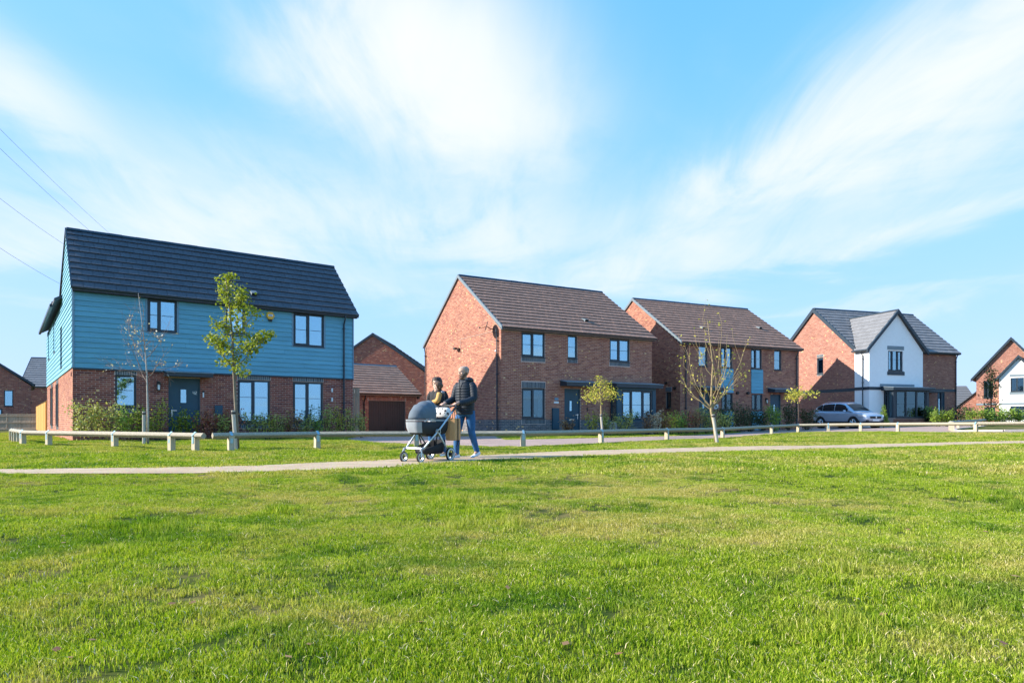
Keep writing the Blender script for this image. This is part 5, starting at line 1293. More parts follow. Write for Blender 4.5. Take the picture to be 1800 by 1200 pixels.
row = [(3.1, 1.2, .7, .75, 'leaf_brown', 'dull red-brown low shrub below the meter box of the detached house', 160), (4.05, 1.7, .6, .95, 'leaf_yellow', 'orange-tipped shrub in front of the detached house door', 130), (4.9, 1.9, .8, .95, 'leaf_olive', 'grey-green shrub right of the detached house door', 210), (5.6, 2.1, .8, .98, 'leaf_olive', 'olive shrub left of the short stake', 220),
       (6.7, 2.6, .6, .95, 'leaf_brown', 'thin brown shrub just right of the short stake', 110), (7.2, 2.7, .6, 1.0, 'leaf_pale', 'pale whitish seed-head shrub before the bay window', 190), (7.75, 2.7, .6, .95, 'leaf_brown', 'mottled brown shrub before the bay window', 170), (8.3, 2.6, .9, 1.0, 'leaf_yellow', 'yellow and green shrub at the right of the bay window', 240), (9.0, 2.5, .9, 1.05, 'leaf_green', 'green shrub at the corner of the detached house', 240),
       (9.7, 2.2, .9, 1.1, 'leaf_red', 'reddish shrub just past the corner of the detached house', 260), (10.4, 2.2, .9, 1.1, 'leaf_brown', 'large brown shrub between the detached and semi-detached houses', 260), (11.2, 2.2, 1.0, 1.25, 'leaf_olive', 'tall grey-green shrub left of the semi-detached front door', 280), (12.0, 2.6, 1.0, 1.0, 'leaf_olive', 'spreading olive shrub nearest the semi-detached front door', 260)]
for i, (a, w_, wd, hh, ml, lab, n) in enumerate(row): xx, yy = RH(a, w_); shrub(xx, yy, wd, hh, ml, lab, 300+i, n=n, group='shrubs in the red house garden', ls=.085)
for i, (px, D, wd, hh, ml, lab) in enumerate([(1278, 37, 1.0, 1.05, 'leaf_dark', 'dark shrub below the left blue panel of the semi-detached houses'), (1300, 38, 1.3, 1.45, 'leaf_dark', 'large dark evergreen between the blue panels of the semi-detached houses'), (1318, 39, 1.1, 1.1, 'leaf_dark', 'dark shrub below the right blue panel'), (1340, 39.5, .9, .95, 'leaf_dark', 'low dark shrub left of the right-hand door'), (1363, 38, .8, 1.35, 'leaf_green', 'shrub with glossy light leaves before the right-hand semi-detached door'), (1385, 40, 1.0, 1.25, 'leaf_dark', 'dusky shrub at the right corner of the semi-detached houses'), (1418, 40, .9, 1.1, 'leaf_dark', 'dusky shrub beside the thin tree by the parked car')]):
    xx, yy = at(px, D); shrub(xx, yy, wd, hh, ml, lab, 400+i, n=330, stems=8, ls=.10, bare=.1, group='shrubs before the semi-detached houses')
for i, (px, D, wd, hh, ml, lab) in enumerate([(1640, 45, .8, 1.5, 'leaf_green', 'slim green shrub right of the white gable bay'), (1628, 45.5, .8, 1.3, 'leaf_dark', 'dark shrub at the foot of the white gable corner'), (1648, 42, .9, 1.35, 'leaf_bright', 'bright yellow-green shrub before the porch of the white-gabled house'), (1665, 42, .8, 1.25, 'leaf_bright', 'second bright shrub right of the porch shrub'), (1682, 46, 1.5, 1.5, 'leaf_dark', 'dark round bush right of the white-gabled house'), (1700, 44, 1.3, 1.35, 'leaf_dark', 'dark bush left of the bright hedge plants'), (1716, 40, 1.0, 1.2, 'leaf_bright', 'bright leafy plant left of the slim dark tree'), (1736, 40, .9, 1.25, 'leaf_green', 'green plant at the foot of the slim dark tree'), (1757, 40, .9, 1.2, 'leaf_green', 'leafy plant before the white gable at the right edge'), (1772, 40, 1.0, 1.4, 'leaf_bright', 'tall bright plant below the white gable window'), (1792, 40, 1.0, 1.2, 'leaf_green', 'green plant cut by the right edge')]):
    xx, yy = at(px, D); shrub(xx, yy, wd*.85, hh*.70, ml, lab, 500+i, n=240, stems=8, ls=.11, bare=.1, group='shrubs before the right-hand houses')
xx, yy = at(1553, 41.5); ev = thing('conical_evergreen', (xx, yy, ground(xx, yy)), 0, 'bright conical evergreen beside the front of the parked car', 'shrub', 'shrubs before the right-hand houses')
b = MB(); b.tube([(0, 0, -.05), (0, 0, 1.3)], [.03, .008], 6); b.build('stem', M['bark_dark'], ev)
lb = MB(); rr = random.Random(61)
for i in range(1500):
    z = 1.45*(1-sqrt(rr.random())*.97); q = .36*(1-z/1.5)**.8*sqrt(rr.uniform(.35, 1)); a_ = rr.uniform(0, 2*pi); leaf(lb, Vector((q*cos(a_), q*sin(a_), z+.04)), .07, rr)
lb.build('leaves', M['leaf_bright'], ev, kind='stuff')

# ------------------------------------------------------------------ overhead cables
def cable(a, c, lab):
    (p0, d0), (p1, d1) = a, c
    A = Vector((*at(p0[0], d0), zpx(p0[1], d0))); B = Vector((*at(p1[0], d1), zpx(p1[1], d1))); A2 = A+(A-B)*.9; B2 = B+(B-A)*.5
    b = MB(); n = 20; L = (B2-A2).length; b.tube([(A2+(B2-A2)*i/n)+Vector((0, 0, -L*.012*4*(i/n)*(1-i/n))) for i in range(n+1)], .015, 5)
    tag(b.build('overhead_cable', M['cable']), lab, 'cable', 'overhead cables left of the blue house')
cable(((0, 247), 62), ((165, 405), 88), 'overhead cable meeting the ridge of the blue house')
cable(((0, 339), 62), ((108, 421), 80), 'overhead cable reaching the gable just below the ridge of the blue house')
cable(((0, 426), 62), ((105, 493), 80), 'lowest overhead cable at the left edge')
cable(((0, 210), 66), ((190, 400), 100), 'faint topmost overhead cable above the blue house')
# low stub wall by the blue house

# a few blown leaves on the turf and the path
fl = MB(); rr = random.Random(77)
for i in range(130):
    y = 2.0+14*rr.random()**1.3; x = rr.uniform(-.8, .8)*y; z = ground(x, y)+(.026 if in_path(x, y) else bump(x, y)+.018); a_ = rr.uniform(0, 6.28); k = rr.uniform(.02, .042)
    d = Vector((cos(a_), sin(a_), rr.uniform(-.2, .3)))*k; q = Vector((-sin(a_), cos(a_), rr.uniform(-.3, .3)))*k*.35; p_ = Vector((x, y, z)); fl.add([p_, p_+d*.5+q, p_+d, p_+d*.5-q], [(0, 1, 2, 3)])
fl.build('fallen_leaves', M['leaf_brown'], kind='stuff')

# ------------------------------------------------------------------ people, pram, bags
M['skin'] = mat('skin', (.56, .33, .24), .55, .08, 8); M['skin_pale'] = mat('pale_skin', (.64, .42, .33), .55, .06, 8)
M['puffer'] = mat('navy_puffer', (.017, .025, .037), .6, .2, 6, spec=.3); M['denim'] = mat('blue_denim', (.020, .105, .26), .8, .3, 7); M['denim_dark'] = mat('dark_denim', (.02, .06, .14), .8, .25, 7)
M['shoe'] = mat('white_trainer', (.78, .79, .82), .5, .05, 9); M['hair_brown'] = mat('brown_hair', (.12, .065, .038), .6, .3, 20); M['hair_dark'] = mat('dark_hair', (.05, .03, .022), .55, .3, 20)
M['stubble'] = mat('grey_stubble', (.38, .28, .225), .8, .1, 30); M['beard'] = mat('dark_beard', (.13, .08, .058), .8, .2, 30)
M['black_cloth'] = mat('black_cloth', (.018, .019, .022), .8, .2, 8); M['mustard'] = mat('mustard_knit', (.60, .33, .11), .9, .12, 12); M['grey_cloth'] = mat('grey_knit', (.38, .40, .43), .9, .1, 12)
M['pram_hood'] = mat('grey_hood_fabric', (.115, .145, .175), .9, .16, 9, bump=.3, bscale=18); M['pram_tub'] = mat('charcoal_fabric', (.025, .028, .033), .8, .15, 9); M['pram_grey'] = mat('light_grey_fabric', (.30, .33, .36), .85, .1, 9)
M['alu'] = mat('brushed_frame', (.52, .60, .63), .35, .06, 8, metallic=.55); M['tyre'] = mat('tyre', (.016, .016, .017), .8, .15, 9); M['paper'] = mat('brown_paper', (.56, .30, .13), .8, .12, 7, bump=.4, bscale=14)
def pattern_mat():
    m, g, b = new_mat('dotted_cloth'); tc = g.n('ShaderNodeTexCoord'); v = g.n('ShaderNodeTexVoronoi', i_Scale=16.0); g.link(tc.outputs['Object'], v.inputs['Vector'])
    g.link(g.ramp(v.outputs[0], [(0, (.05, .045, .05)), (.34, (.05, .045, .05)), (.40, (.74, .72, .70)), (1, (.74, .72, .70))]), b.inputs['Base Color']); b.inputs['Roughness'].default_value = .9; return m
M['dotted'] = pattern_mat()
def skin(name, J, E, parent, m, root, sub=2):
    names = list(J); idx = {k: i for i, k in enumerate(names)}
    me = bpy.data.meshes.new(name); me.from_pydata([J[k][0] for k in names], [(idx[a], idx[c]) for a, c in E], []); me.materials.append(m)
    o = bpy.data.objects.new(name, me); C.objects.link(o); o.parent = parent
    sm = o.modifiers.new('skin', 'SKIN'); sm.use_smooth_shade = True; sm.branch_smoothing = .35
    sv = me.skin_vertices[0] if len(me.skin_vertices) else None
    if sv is None:
        bm = bmesh.new(); bm.from_mesh(me); bm.verts.layers.skin.verify(); bm.to_mesh(me); bm.free(); sv = me.skin_vertices[0]
    for k in names:
        r = J[k][1]; sv.data[idx[k]].radius = r if isinstance(r, tuple) else (r, r); sv.data[idx[k]].use_root = (k == root)
    ss = o.modifiers.new('smooth', 'SUBSURF'); ss.levels = sub; ss.render_levels = sub
    return o
def ringz(c, rx, ry, n=20, tilt=0.0, sq=0.0):
    out = []
    for k in range(n):
        a = 2*pi*k/n; ca, sa = cos(a), sin(a); e = 1-sq*.25
        ca = math.copysign(abs(ca)**e, ca); sa = math.copysign(abs(sa)**e, sa)
        out.append(Vector((c[0]+rx*ca, c[1]+ry*sa, c[2]+rx*ca*tilt)))
    return out
def sleeve(mb, pts, rads, ridge=.0, per=.06, n=14):
    """tube through pts, optionally quilted with ribs"""
    P = [Vector(p) for p in pts]; L = [0]
    for a, c in zip(P, P[1:]): L.append(L[-1]+(c-a).length)
    m = max(8, int(L[-1]/.016)); qs = []; rs = []
    for i in range(m+1):
        s = L[-1]*i/m
        for k in range(len(P)-1):
            if s <= L[k+1]+1e-9:
                t = (s-L[k])/(L[k+1]-L[k]); qs.append(P[k].lerp(P[k+1], t)); rs.append(rads[k]+(rads[k+1]-rads[k])*t+ridge*abs(sin(pi*s/per))); break
    for it in range(2): qs = [qs[0]]+[(qs[i-1]+qs[i]*2+qs[i+1])/4 for i in range(1, len(qs)-1)]+[qs[-1]]
    mb.tube(qs, rs, n)
def shoe(mb, ankle, yaw=0.0, L=.27, pitch=0.0):
    ax, ay, az = ankle; Rm = Matrix.Rotation(yaw, 3, 'Z') @ Matrix.Rotation(pitch, 3, 'Y'); rings = []
    for t, w, h, zb in ((-.30, .022, .045, .012), (-.26, .034, .085, .004), (-.1, .038, .10, .002), (.12, .040, .075, .002), (.34, .046, .055, .003), (.56, .044, .045, .006), (.68, .028, .03, .012), (.70, .01, .02, .016)):
        x = t*L
        rings.append([Rm @ Vector((x, w*cos(a), zb+(h-zb)*(.5+.5*sin(a)) if sin(a) > -.6 else zb)) + Vector((ax, ay, az)) for a in [2*pi*k/10 for k in range(10)]])
    mb.loft(rings)
def hand_nodes(J, E, w, wrist, tip_dir, side, k):
    """palm, four curled fingers and a thumb as their own chains"""
    W = Vector(wrist); d = Vector(tip_dir).normalized(); s = Vector((0, side, 0)); dn = Vector((0, 0, -1))
    pal = W+d*.055; J[f'{k}palm'] = (tuple(pal), (.034, .024)); E.append((w, f'{k}palm'))
    for i, (o, l) in enumerate(((-.026, .030), (-.009, .036), (.009, .034), (.025, .026))):
        a = pal+d*.030+s*o; c = a+d*l*.7+dn*l*.5; e = c+dn*l*.7-d*l*.5
        for nm, p, r in (('a', a, .0118), ('b', c, .0112), ('c', e, .0105)): J[f'{k}f{i}{nm}'] = (tuple(p), r)
        E += [(f'{k}palm', f'{k}f{i}a'), (f'{k}f{i}a', f'{k}f{i}b'), (f'{k}f{i}b', f'{k}f{i}c')]
    a = W+d*.035-s*.03; c = a+d*.03-s*.008+dn*.022
    J[f'{k}ta'] = (tuple(a), .013); J[f'{k}tb'] = (tuple(c), .0115); E += [(f'{k}palm', f'{k}ta'), (f'{k}ta', f'{k}tb')]
PROFILE = [(-1.0, .66, .30, .20), (-.88, .82, .06, .40), (-.62, .84, -.30, .57), (-.36, .87, -.58, .64), (-.10, .86, -.80, .70), (.10, .83, -.91, .74), (.28, .88, -.96, .76), (.55, .82, -.95, .735), (.78, .63, -.80, .61), (.93, .34, -.50, .39), (1.0, .03, -.16, .10)]
def sect(z):
    z = max(-1, min(1, z))
    for p, q in zip(PROFILE, PROFILE[1:]):
        if z <= q[0]: t = (z-p[0])/(q[0]-p[0]); return [p[i]+(q[i]-p[i])*t for i in (1, 2, 3)]
class Head:
    def __init__(h, c, fwd, s):
        f = Vector(fwd).normalized(); l = Vector((-f.y, f.x, 0)).normalized(); u = f.cross(l)
        h.c = Vector(c); h.R = Matrix((f, l, u)).transposed(); h.s = s
    def w(h, x, y, z): return h.c+h.R @ Vector((x*h.s, y*h.s, z*h.s))
    def p(h, q, z, off=0.0):
        fr, bk, w = sect(z); cx, rx = (fr+bk)/2, (fr-bk)/2
        return h.w(cx+(rx+off)*cos(q), (w+off)*sin(q), z+(off if z > .75 else 0))
    def skull(h):
        b = MB(); zs = [-1, -.94, -.88, -.75, -.62, -.49, -.36, -.23, -.10, 0, .10, .19, .28, .42, .55, .67, .78, .86, .93, .97, 1.0]
        b.loft([[h.p(2*pi*j/20, z) for j in range(20)] for z in zs])
        b.loft([[h.w(x+.02, -w_, z), h.w(x+d, 0, z), h.w(x+.02, w_, z), h.w(x-.25, 0, z)] for z, x, d, w_ in ((.30, .80, .10, .06), (.12, .80, .18, .08), (-.04, .80, .30, .12), (-.12, .78, .30, .15), (-.17, .76, .16, .10))])
        for sg in (-1, 1):
            b.sphere(h.w(-.10, sg*.76, .03), (h.s*.16, h.s*.09, h.s*.25), 8, 6, h.R)
            b.sphere(h.w(.70, sg*.30, -.12), (h.s*.16, h.s*.18, h.s*.16), 8, 6, h.R)
        b.sphere(h.w(.80, 0, -.42), (h.s*.10, h.s*.22, h.s*.08), 8, 6, h.R)
        return b
    def band(h, name, m, parent, top, low, off, span=pi, n=9, k=24, smooth=True):
        b = MB(); q0 = -span; vs = []
        for i in range(n+1):
            for j in range(k+1):
                q = q0+2*span*j/k; z = top(q)+(low(q)-top(q))*i/n; o_ = off(q, z) if callable(off) else off
                vs.append(h.p(q, z, o_))
        b.add(vs, [(i*(k+1)+j, i*(k+1)+j+1, (i+1)*(k+1)+j+1, (i+1)*(k+1)+j) for i in range(n) for j in range(k)]); return b.build(name, M[m], parent, smooth=smooth)
def face(o, h, m_hair, hair, beard=None, lip=None):
    """eyes, brows, mouth and hair that follow the surface of the head"""
    for sg in (-1, 1):
        b = MB(); b.sphere(h.p(sg*.38, .10, -.03), h.s*.075, 8, 6); eo = b.build('eye', M['white'], o)
        b = MB(); b.sphere(h.p(sg*.36, .10, .035), h.s*.05, 6, 5); b.build('iris', M['black'], eo)
        b = MB(); b.tube([h.p(sg*.16, .25, .01), h.p(sg*.40, .30, .02), h.p(sg*.62, .24, .01)], [h.s*.02, h.s*.03, h.s*.015], 5); b.build('eyebrow', M[m_hair], o)
    b = MB(); b.tube([h.p(-.26, -.47, .02), h.p(0, -.44, .09), h.p(.26, -.47, .02)], h.s*.045, 6); b.build('mouth', M['lip'], o)
    A = abs
    if hair == 'buzz': h.band('hair', m_hair, o, lambda q: 1.0, lambda q: .62 if A(q) < .8 else (.62-(A(q)-.8)*1.6 if A(q) < 1.25 else max(-.45, -.10-(A(q)-1.25)*.35)), .012)
    else:
        nz = lambda q, z: (.13 if hair == 'tail' else .12)+.03*sin(q*9+z*5)+.03*noise.noise((q*2, z*3, 1))
        h.band('hair', m_hair, o, lambda q: 1.0, lambda q: .60 if A(q) < .7 else (.60-(A(q)-.7)*1.5 if A(q) < 1.3 else max(-.72, -.30-(A(q)-1.3)*.5)), nz, n=12)
    if hair == 'tail': b = MB(); b.sphere(h.w(-1.12, 0, .05), (h.s*.34, h.s*.32, h.s*.36), 9, 7); b.build('hair_bun', M[m_hair], o, smooth=True)
    if beard: h.band('beard', beard, o, lambda q: -.56 if A(q) < .45 else (-.56+(A(q)-.45)*.75 if A(q) < 1.2 else 0.0), lambda q: -.99 if A(q) < .9 else -.99+(A(q)-.9)*.75, .022, span=1.75, n=7, k=22)
    if beard: b = MB(); b.tube([h.p(-.34, -.44, .03), h.p(-.12, -.30, .05), h.p(.12, -.30, .05), h.p(.34, -.44, .03)], h.s*.04, 6); b.build('moustache', M[beard], o)
M['lip'] = mat('lip', (.40, .17, .14), .5)
def body(o, J, E, m, h, vox=.0065):
    """limbs and trunk grown along the skeleton and fused with the head into one continuous surface"""
    t = skin('body', J, E, None, M[m], 'pelvis')
    bpy.context.view_layer.update(); dg = bpy.context.evaluated_depsgraph_get(); me = bpy.data.meshes.new_from_object(t.evaluated_get(dg))
    bpy.data.objects.remove(t)
    k = h.skull(); bm = bmesh.new(); bm.from_mesh(me); vs = [bm.verts.new(p) for p in k.v]
    for f in k.f:
        try: bm.faces.new([vs[i] for i in f])
        except ValueError: pass
    bmesh.ops.recalc_face_normals(bm, faces=bm.faces); bm.to_mesh(me); bm.free(); me.name = 'body'
    me.materials.clear(); me.materials.append(M[m])
    ob = bpy.data.objects.new('body', me); C.objects.link(ob); ob.parent = o
    r = ob.modifiers.new('fuse', 'REMESH'); r.mode = 'VOXEL'; r.voxel_size = vox; r.use_smooth_shade = True
    sm = ob.modifiers.new('soften', 'SMOOTH'); sm.factor = .5; sm.iterations = 1
    return ob
HEAD = atan2(-.835, -.55)
def man():
    x, y = -.885, 12.80; o = thing('person', (x, y, ground(x, y)+.006), HEAD, 'bald bearded man in a dark puffer jacket and blue jeans pushing the pram', 'person')
    J = {'pelvis': ((0, 0, .93), (.12, .15)), 'spine': ((.01, 0, 1.12), (.11, .14)), 'chest': ((.02, 0, 1.30), (.105, .13)), 'neck': ((.035, 0, 1.47), .055), 'hb': ((.05, 0, 1.55), .06), 'ht': ((.05, 0, 1.63), .06), 'jaw': ((.08, 0, 1.56), .04), 'nose': ((.09, 0, 1.60), .03),
         'rh': ((.0, -.09, .88), .085), 'rk': ((.13, -.095, .49), .06), 'ra': ((.15, -.10, .10), .04), 'lh': ((-.02, .09, .88), .085), 'lk': ((-.06, .10, .50), .058), 'la': ((-.24, .10, .14), .04),
         'rs': ((.01, -.15, 1.36), .045), 're': ((.06, -.24, 1.13), .04), 'rw': ((.445, -.15, 1.03), .031), 'ls': ((.01, .15, 1.36), .045), 'le': ((.06, .24, 1.13), .04), 'lw': ((.445, .15, 1.03), .031), 'rt': ((.25, -.10, .05), .03), 'lt': ((-.15, .10, .06), .03)}
    E = [('pelvis', 'spine'), ('spine', 'chest'), ('chest', 'neck'), ('neck', 'hb'), ('hb', 'ht'), ('hb', 'jaw'), ('hb', 'nose'), ('pelvis', 'rh'), ('rh', 'rk'), ('rk', 'ra'), ('ra', 'rt'), ('pelvis', 'lh'), ('lh', 'lk'), ('lk', 'la'), ('la', 'lt'), ('chest', 'rs'), ('rs', 're'), ('re', 'rw'), ('chest', 'ls'), ('ls', 'le'), ('le', 'lw')]
    hand_nodes(J, E, 'rw', J['rw'][0], (1, 0, -.15), -1, 'r'); hand_nodes(J, E, 'lw', J['lw'][0], (1, 0, -.15), 1, 'l')
    h_ = Head((.055, 0, 1.625), (1, -.12, -.10), .125); body(o, J, E, 'skin', h_)
    j = MB(); rings = []; z = .84
    while z <= 1.435:
        t = (z-.84)/.635; rx = .135+.015*sin(pi*t)-.03*max(0, t-.8)*4; ry = .172+.018*sin(pi*min(1, t*1.1))-.05*max(0, t-.82)*4
        q = .009*abs(sin(pi*(z-.84)/.052))**.7; rings.append(ringz((.012+.01*t, 0, z), rx+q, ry+q, 24, -.06, .35)); z += .0087
    rings.append(ringz((.03, 0, 1.45), .095, .115, 24)); rings.append(ringz((.03, 0, 1.49), .088, .092, 24)); j.loft(rings)
    for sg in (-1, 1): sleeve(j, [(.01, sg*.14, 1.405), (.015, sg*.19, 1.345), (.05, sg*.245, 1.13), (.25, sg*.21, 1.065), (.415, sg*.158, 1.035)], [.066, .072, .060, .054, .045], .009, .05)
    jo = j.build('puffer_jacket', M['puffer'], o, smooth=True, recalc=True)
    h = MB(); h.sphere((-.10, 0, 1.475), (.075, .115, .075), 14, 9); h.tube([(.105, -.045, 1.43), (.06, -.09, 1.475), (-.04, -.115, 1.495), (-.11, 0, 1.51), (-.04, .115, 1.495), (.06, .09, 1.475), (.105, .045, 1.43)], .030, 8); h.build('hood', M['puffer'], jo, smooth=True)
    zp = MB(); zp.tube([(.187-.014*abs(t-.5), 0, .86+t*.62) for t in [k/8 for k in range(9)]], .006, 5); zp.build('zip', M['black'], jo)
    d = MB(); d.loft([ringz((0, 0, .80), .12, .165, 20), ringz((0, 0, .90), .125, .172, 20), ringz((0, 0, .98), .12, .165, 20)])
    sleeve(d, [(.0, -.09, .90), (.07, -.095, .70), (.13, -.095, .49), (.145, -.10, .28), (.15, -.10, .085)], [.098, .088, .070, .060, .050]); sleeve(d, [(-.02, .09, .90), (-.045, .095, .70), (-.06, .10, .50), (-.15, .10, .30), (-.235, .10, .125)], [.098, .088, .068, .060, .050]); d.build('jeans', M['denim'], o, smooth=True, recalc=True)
    s = MB(); shoe(s, (.15, -.10, 0)); s.build('trainer', M['shoe'], o, smooth=True, recalc=True); s = MB(); shoe(s, (-.24, .10, .035), 0, .27, .16); s.build('trainer', M['shoe'], o, smooth=True, recalc=True)
    face(o, h_, 'stubble', 'buzz', 'beard')
    return o
man()
def woman():
    x, y = -1.46, 13.2; o = thing('person', (x, y, ground(x, y)+.006), HEAD+.25, 'woman in a black jacket and jeans carrying a toddler behind the pram', 'person')
    J = {'pelvis': ((0, 0, .82), (.11, .15)), 'spine': ((-.01, 0, .99), (.10, .125)), 'chest': ((-.01, 0, 1.17), (.11, .14)), 'neck': ((.0, 0, 1.32), .048), 'hb': ((.02, 0, 1.39), .052), 'ht': ((.015, 0, 1.45), .055), 'jaw': ((.05, 0, 1.39), .035), 'nose': ((.06, 0, 1.42), .03),
         'rh': ((.0, -.085, .78), .085), 'rk': ((.10, -.09, .44), .055), 'ra': ((.10, -.09, .09), .036), 'lh': ((.0, .085, .78), .085), 'lk': ((.0, .09, .44), .055), 'la': ((-.12, .09, .10), .036), 'rt': ((.2, -.09, .05), .028), 'lt': ((-.03, .09, .05), .028),
         'rs': ((-.01, -.155, 1.26), .052), 're': ((.03, -.20, 1.02), .04), 'rw': ((.22, -.06, .98), .028), 'ls': ((-.01, .155, 1.26), .052), 'le': ((.04, .22, 1.0), .04), 'lw': ((.24, .10, .92), .028)}
    E = [('pelvis', 'spine'), ('spine', 'chest'), ('chest', 'neck'), ('neck', 'hb'), ('hb', 'ht'), ('hb', 'jaw'), ('hb', 'nose'), ('pelvis', 'rh'), ('rh', 'rk'), ('rk', 'ra'), ('ra', 'rt'), ('pelvis', 'lh'), ('lh', 'lk'), ('lk', 'la'), ('la', 'lt'), ('chest', 'rs'), ('rs', 're'), ('re', 'rw'), ('chest', 'ls'), ('ls', 'le'), ('le', 'lw')]
    hand_nodes(J, E, 'rw', J['rw'][0], (.8, .6, 0), -1, 'r'); hand_nodes(J, E, 'lw', J['lw'][0], (.9, -.4, .1), 1, 'l')
    h_ = Head((.025, 0, 1.445), (1, .0, -.10), .112); body(o, J, E, 'skin_pale', h_)
    j = MB(); j.loft([ringz((0, 0, .76), .135, .175, 20), ringz((0, 0, .86), .135, .175, 20), ringz((0, 0, 1.0), .12, .15, 20), ringz((0, 0, 1.16), .13, .165, 20), ringz((-.01, 0, 1.26), .115, .165, 20), ringz((0, 0, 1.32), .075, .085, 20), ringz((0, 0, 1.355), .07, .075, 20)])
    for sg, e, w in ((-1, (.03, -.205, 1.02), (.20, -.07, .985)), (1, (.04, .225, 1.0), (.22, .11, .925))): sleeve(j, [(-.01, sg*.125, 1.27), (.0, sg*.165, 1.20), e, w], [.055, .058, .052, .042])
    j.build('jacket', M['black_cloth'], o, smooth=True, recalc=True)
    d = MB(); d.loft([ringz((0, 0, .70), .11, .16, 18), ringz((0, 0, .80), .12, .17, 18)]); sleeve(d, [(0, -.085, .80), (.06, -.09, .6), (.10, -.09, .44), (.10, -.09, .08)], [.092, .08, .062, .045]); sleeve(d, [(0, .085, .80), (.0, .09, .6), (.0, .09, .44), (-.12, .09, .09)], [.092, .08, .062, .045]); d.build('jeans', M['denim'], o, smooth=True, recalc=True)
    for a, p in (((.10, -.09, 0), 0), ((-.12, .09, .02), .12)): s = MB(); shoe(s, a, 0, .24, p); s.build('trainer', M['shoe'], o, smooth=True, recalc=True)
    face(o, h_, 'hair_dark', 'tail')
    return o
woman()
def toddler():
    # sits on the woman's left arm, facing her side
    x, y = -1.46, 13.2; a = HEAD+.25; lx, ly = .22, .16; X, Y = x+lx*cos(a)-ly*sin(a), y+lx*sin(a)+ly*cos(a)
    o = thing('person', (X, Y, .92), pi+.2, 'toddler with brown hair, mustard sleeves and dark gilet held on the arm of the woman', 'person')
    J = {'pelvis': ((0, 0, .07), (.085, .10)), 'chest': ((.02, 0, .26), (.085, .105)), 'neck': ((.03, 0, .36), .042), 'hb': ((.04, 0, .41), .045), 'ht': ((.04, 0, .45), .05), 'jaw': ((.06, 0, .40), .03), 'nose': ((.07, 0, .425), .03),
         'rh': ((.0, -.06, .05), .055), 'rk': ((.14, -.08, .0), .045), 'ra': ((.13, -.08, -.17), .03), 'lh': ((.0, .06, .05), .055), 'lk': ((.14, .08, .0), .045), 'la': ((.13, .08, -.17), .03),
         'rs': ((.02, -.10, .31), .036), 're': ((.06, -.15, .18), .030), 'rw': ((.14, -.08, .16), .022), 'ls': ((.02, .10, .31), .036), 'le': ((.06, .15, .18), .030), 'lw': ((.14, .08, .16), .022)}
    E = [('pelvis', 'chest'), ('chest', 'neck'), ('neck', 'hb'), ('hb', 'ht'), ('hb', 'jaw'), ('hb', 'nose'), ('pelvis', 'rh'), ('rh', 'rk'), ('rk', 'ra'), ('pelvis', 'lh'), ('lh', 'lk'), ('lk', 'la'), ('chest', 'rs'), ('rs', 're'), ('re', 'rw'), ('chest', 'ls'), ('ls', 'le'), ('le', 'lw')]
    h_ = Head((.04, 0, .445), (1, .15, -.05), .092); body(o, J, E, 'skin_pale', h_, .005)
    g = MB(); g.loft([ringz((0, 0, .02), .11, .125, 16), ringz((.01, 0, .14), .112, .13, 16), ringz((.02, 0, .27), .108, .128, 16), ringz((.025, 0, .335), .08, .095, 16), ringz((.03, 0, .365), .058, .062, 16)]); g.build('gilet', M['black_cloth'], o, smooth=True, recalc=True)
    g = MB(); g.tube([(-.02, -.07, .345), (-.06, 0, .35), (-.02, .07, .345)], .028, 8); g.build('hood', M['grey_cloth'], o, smooth=True)
    s = MB()
    for sg in (-1, 1): sleeve(s, [(.02, sg*.10, .32), (.06, sg*.158, .18), (.13, sg*.085, .162)], [.052, .05, .036])
    s.build('sleeves', M['mustard'], o, smooth=True, recalc=True)
    d = MB()
    for sg in (-1, 1): sleeve(d, [(0, sg*.055, .06), (.14, sg*.08, .005), (.13, sg*.08, -.15)], [.07, .058, .042])
    d.build('trousers', M['denim_dark'], o, smooth=True, recalc=True)
    for sg in (-1, 1): h = MB(); shoe(h, (.13, sg*.08, -.235), 0, .13); h.build('shoe', M['shoe'], o, smooth=True, recalc=True)
    face(o, h_, 'hair_brown', 'long')
    return o
toddler()

def wheel(o, x, y, r, name='wheel'):
    b = MB(); n = 22
    pr = [(r*.80, -.018), (r*.97, -.016), (r, 0), (r*.97, .016), (r*.80, .018)]
    b.loft([[Vector((x+rr*cos(2*pi*k/n), y+yy, r+rr*sin(2*pi*k/n))) for k in range(n)] for rr, yy in pr]+[[Vector((x+r*.80*cos(2*pi*k/n), y-.018, r+r*.80*sin(2*pi*k/n))) for k in range(n)]], cap=False)
    w = b.build(name, M['tyre'], o, recalc=True)
    b = MB(); b.loft([[Vector((x+rr*cos(2*pi*k/n), y+yy, r+rr*sin(2*pi*k/n))) for k in range(n)] for rr, yy in ((r*.62, -.0195), (r*.86, -.0195), (r*.86, .0195), (r*.62, .0195), (r*.62, -.0195))], cap=False); b.build('rim', M['alu'], w, recalc=True)
    b = MB()
    for k in range(5): a = 2*pi*k/5+.3; b.tube([(x, y, r), (x+r*.66*cos(a), y, r+r*.66*sin(a))], r*.085, 6)
    b.tube([(x, y-.024, r), (x, y+.024, r)], r*.2, 12); b.build('spokes', M['black'], w)
    return w
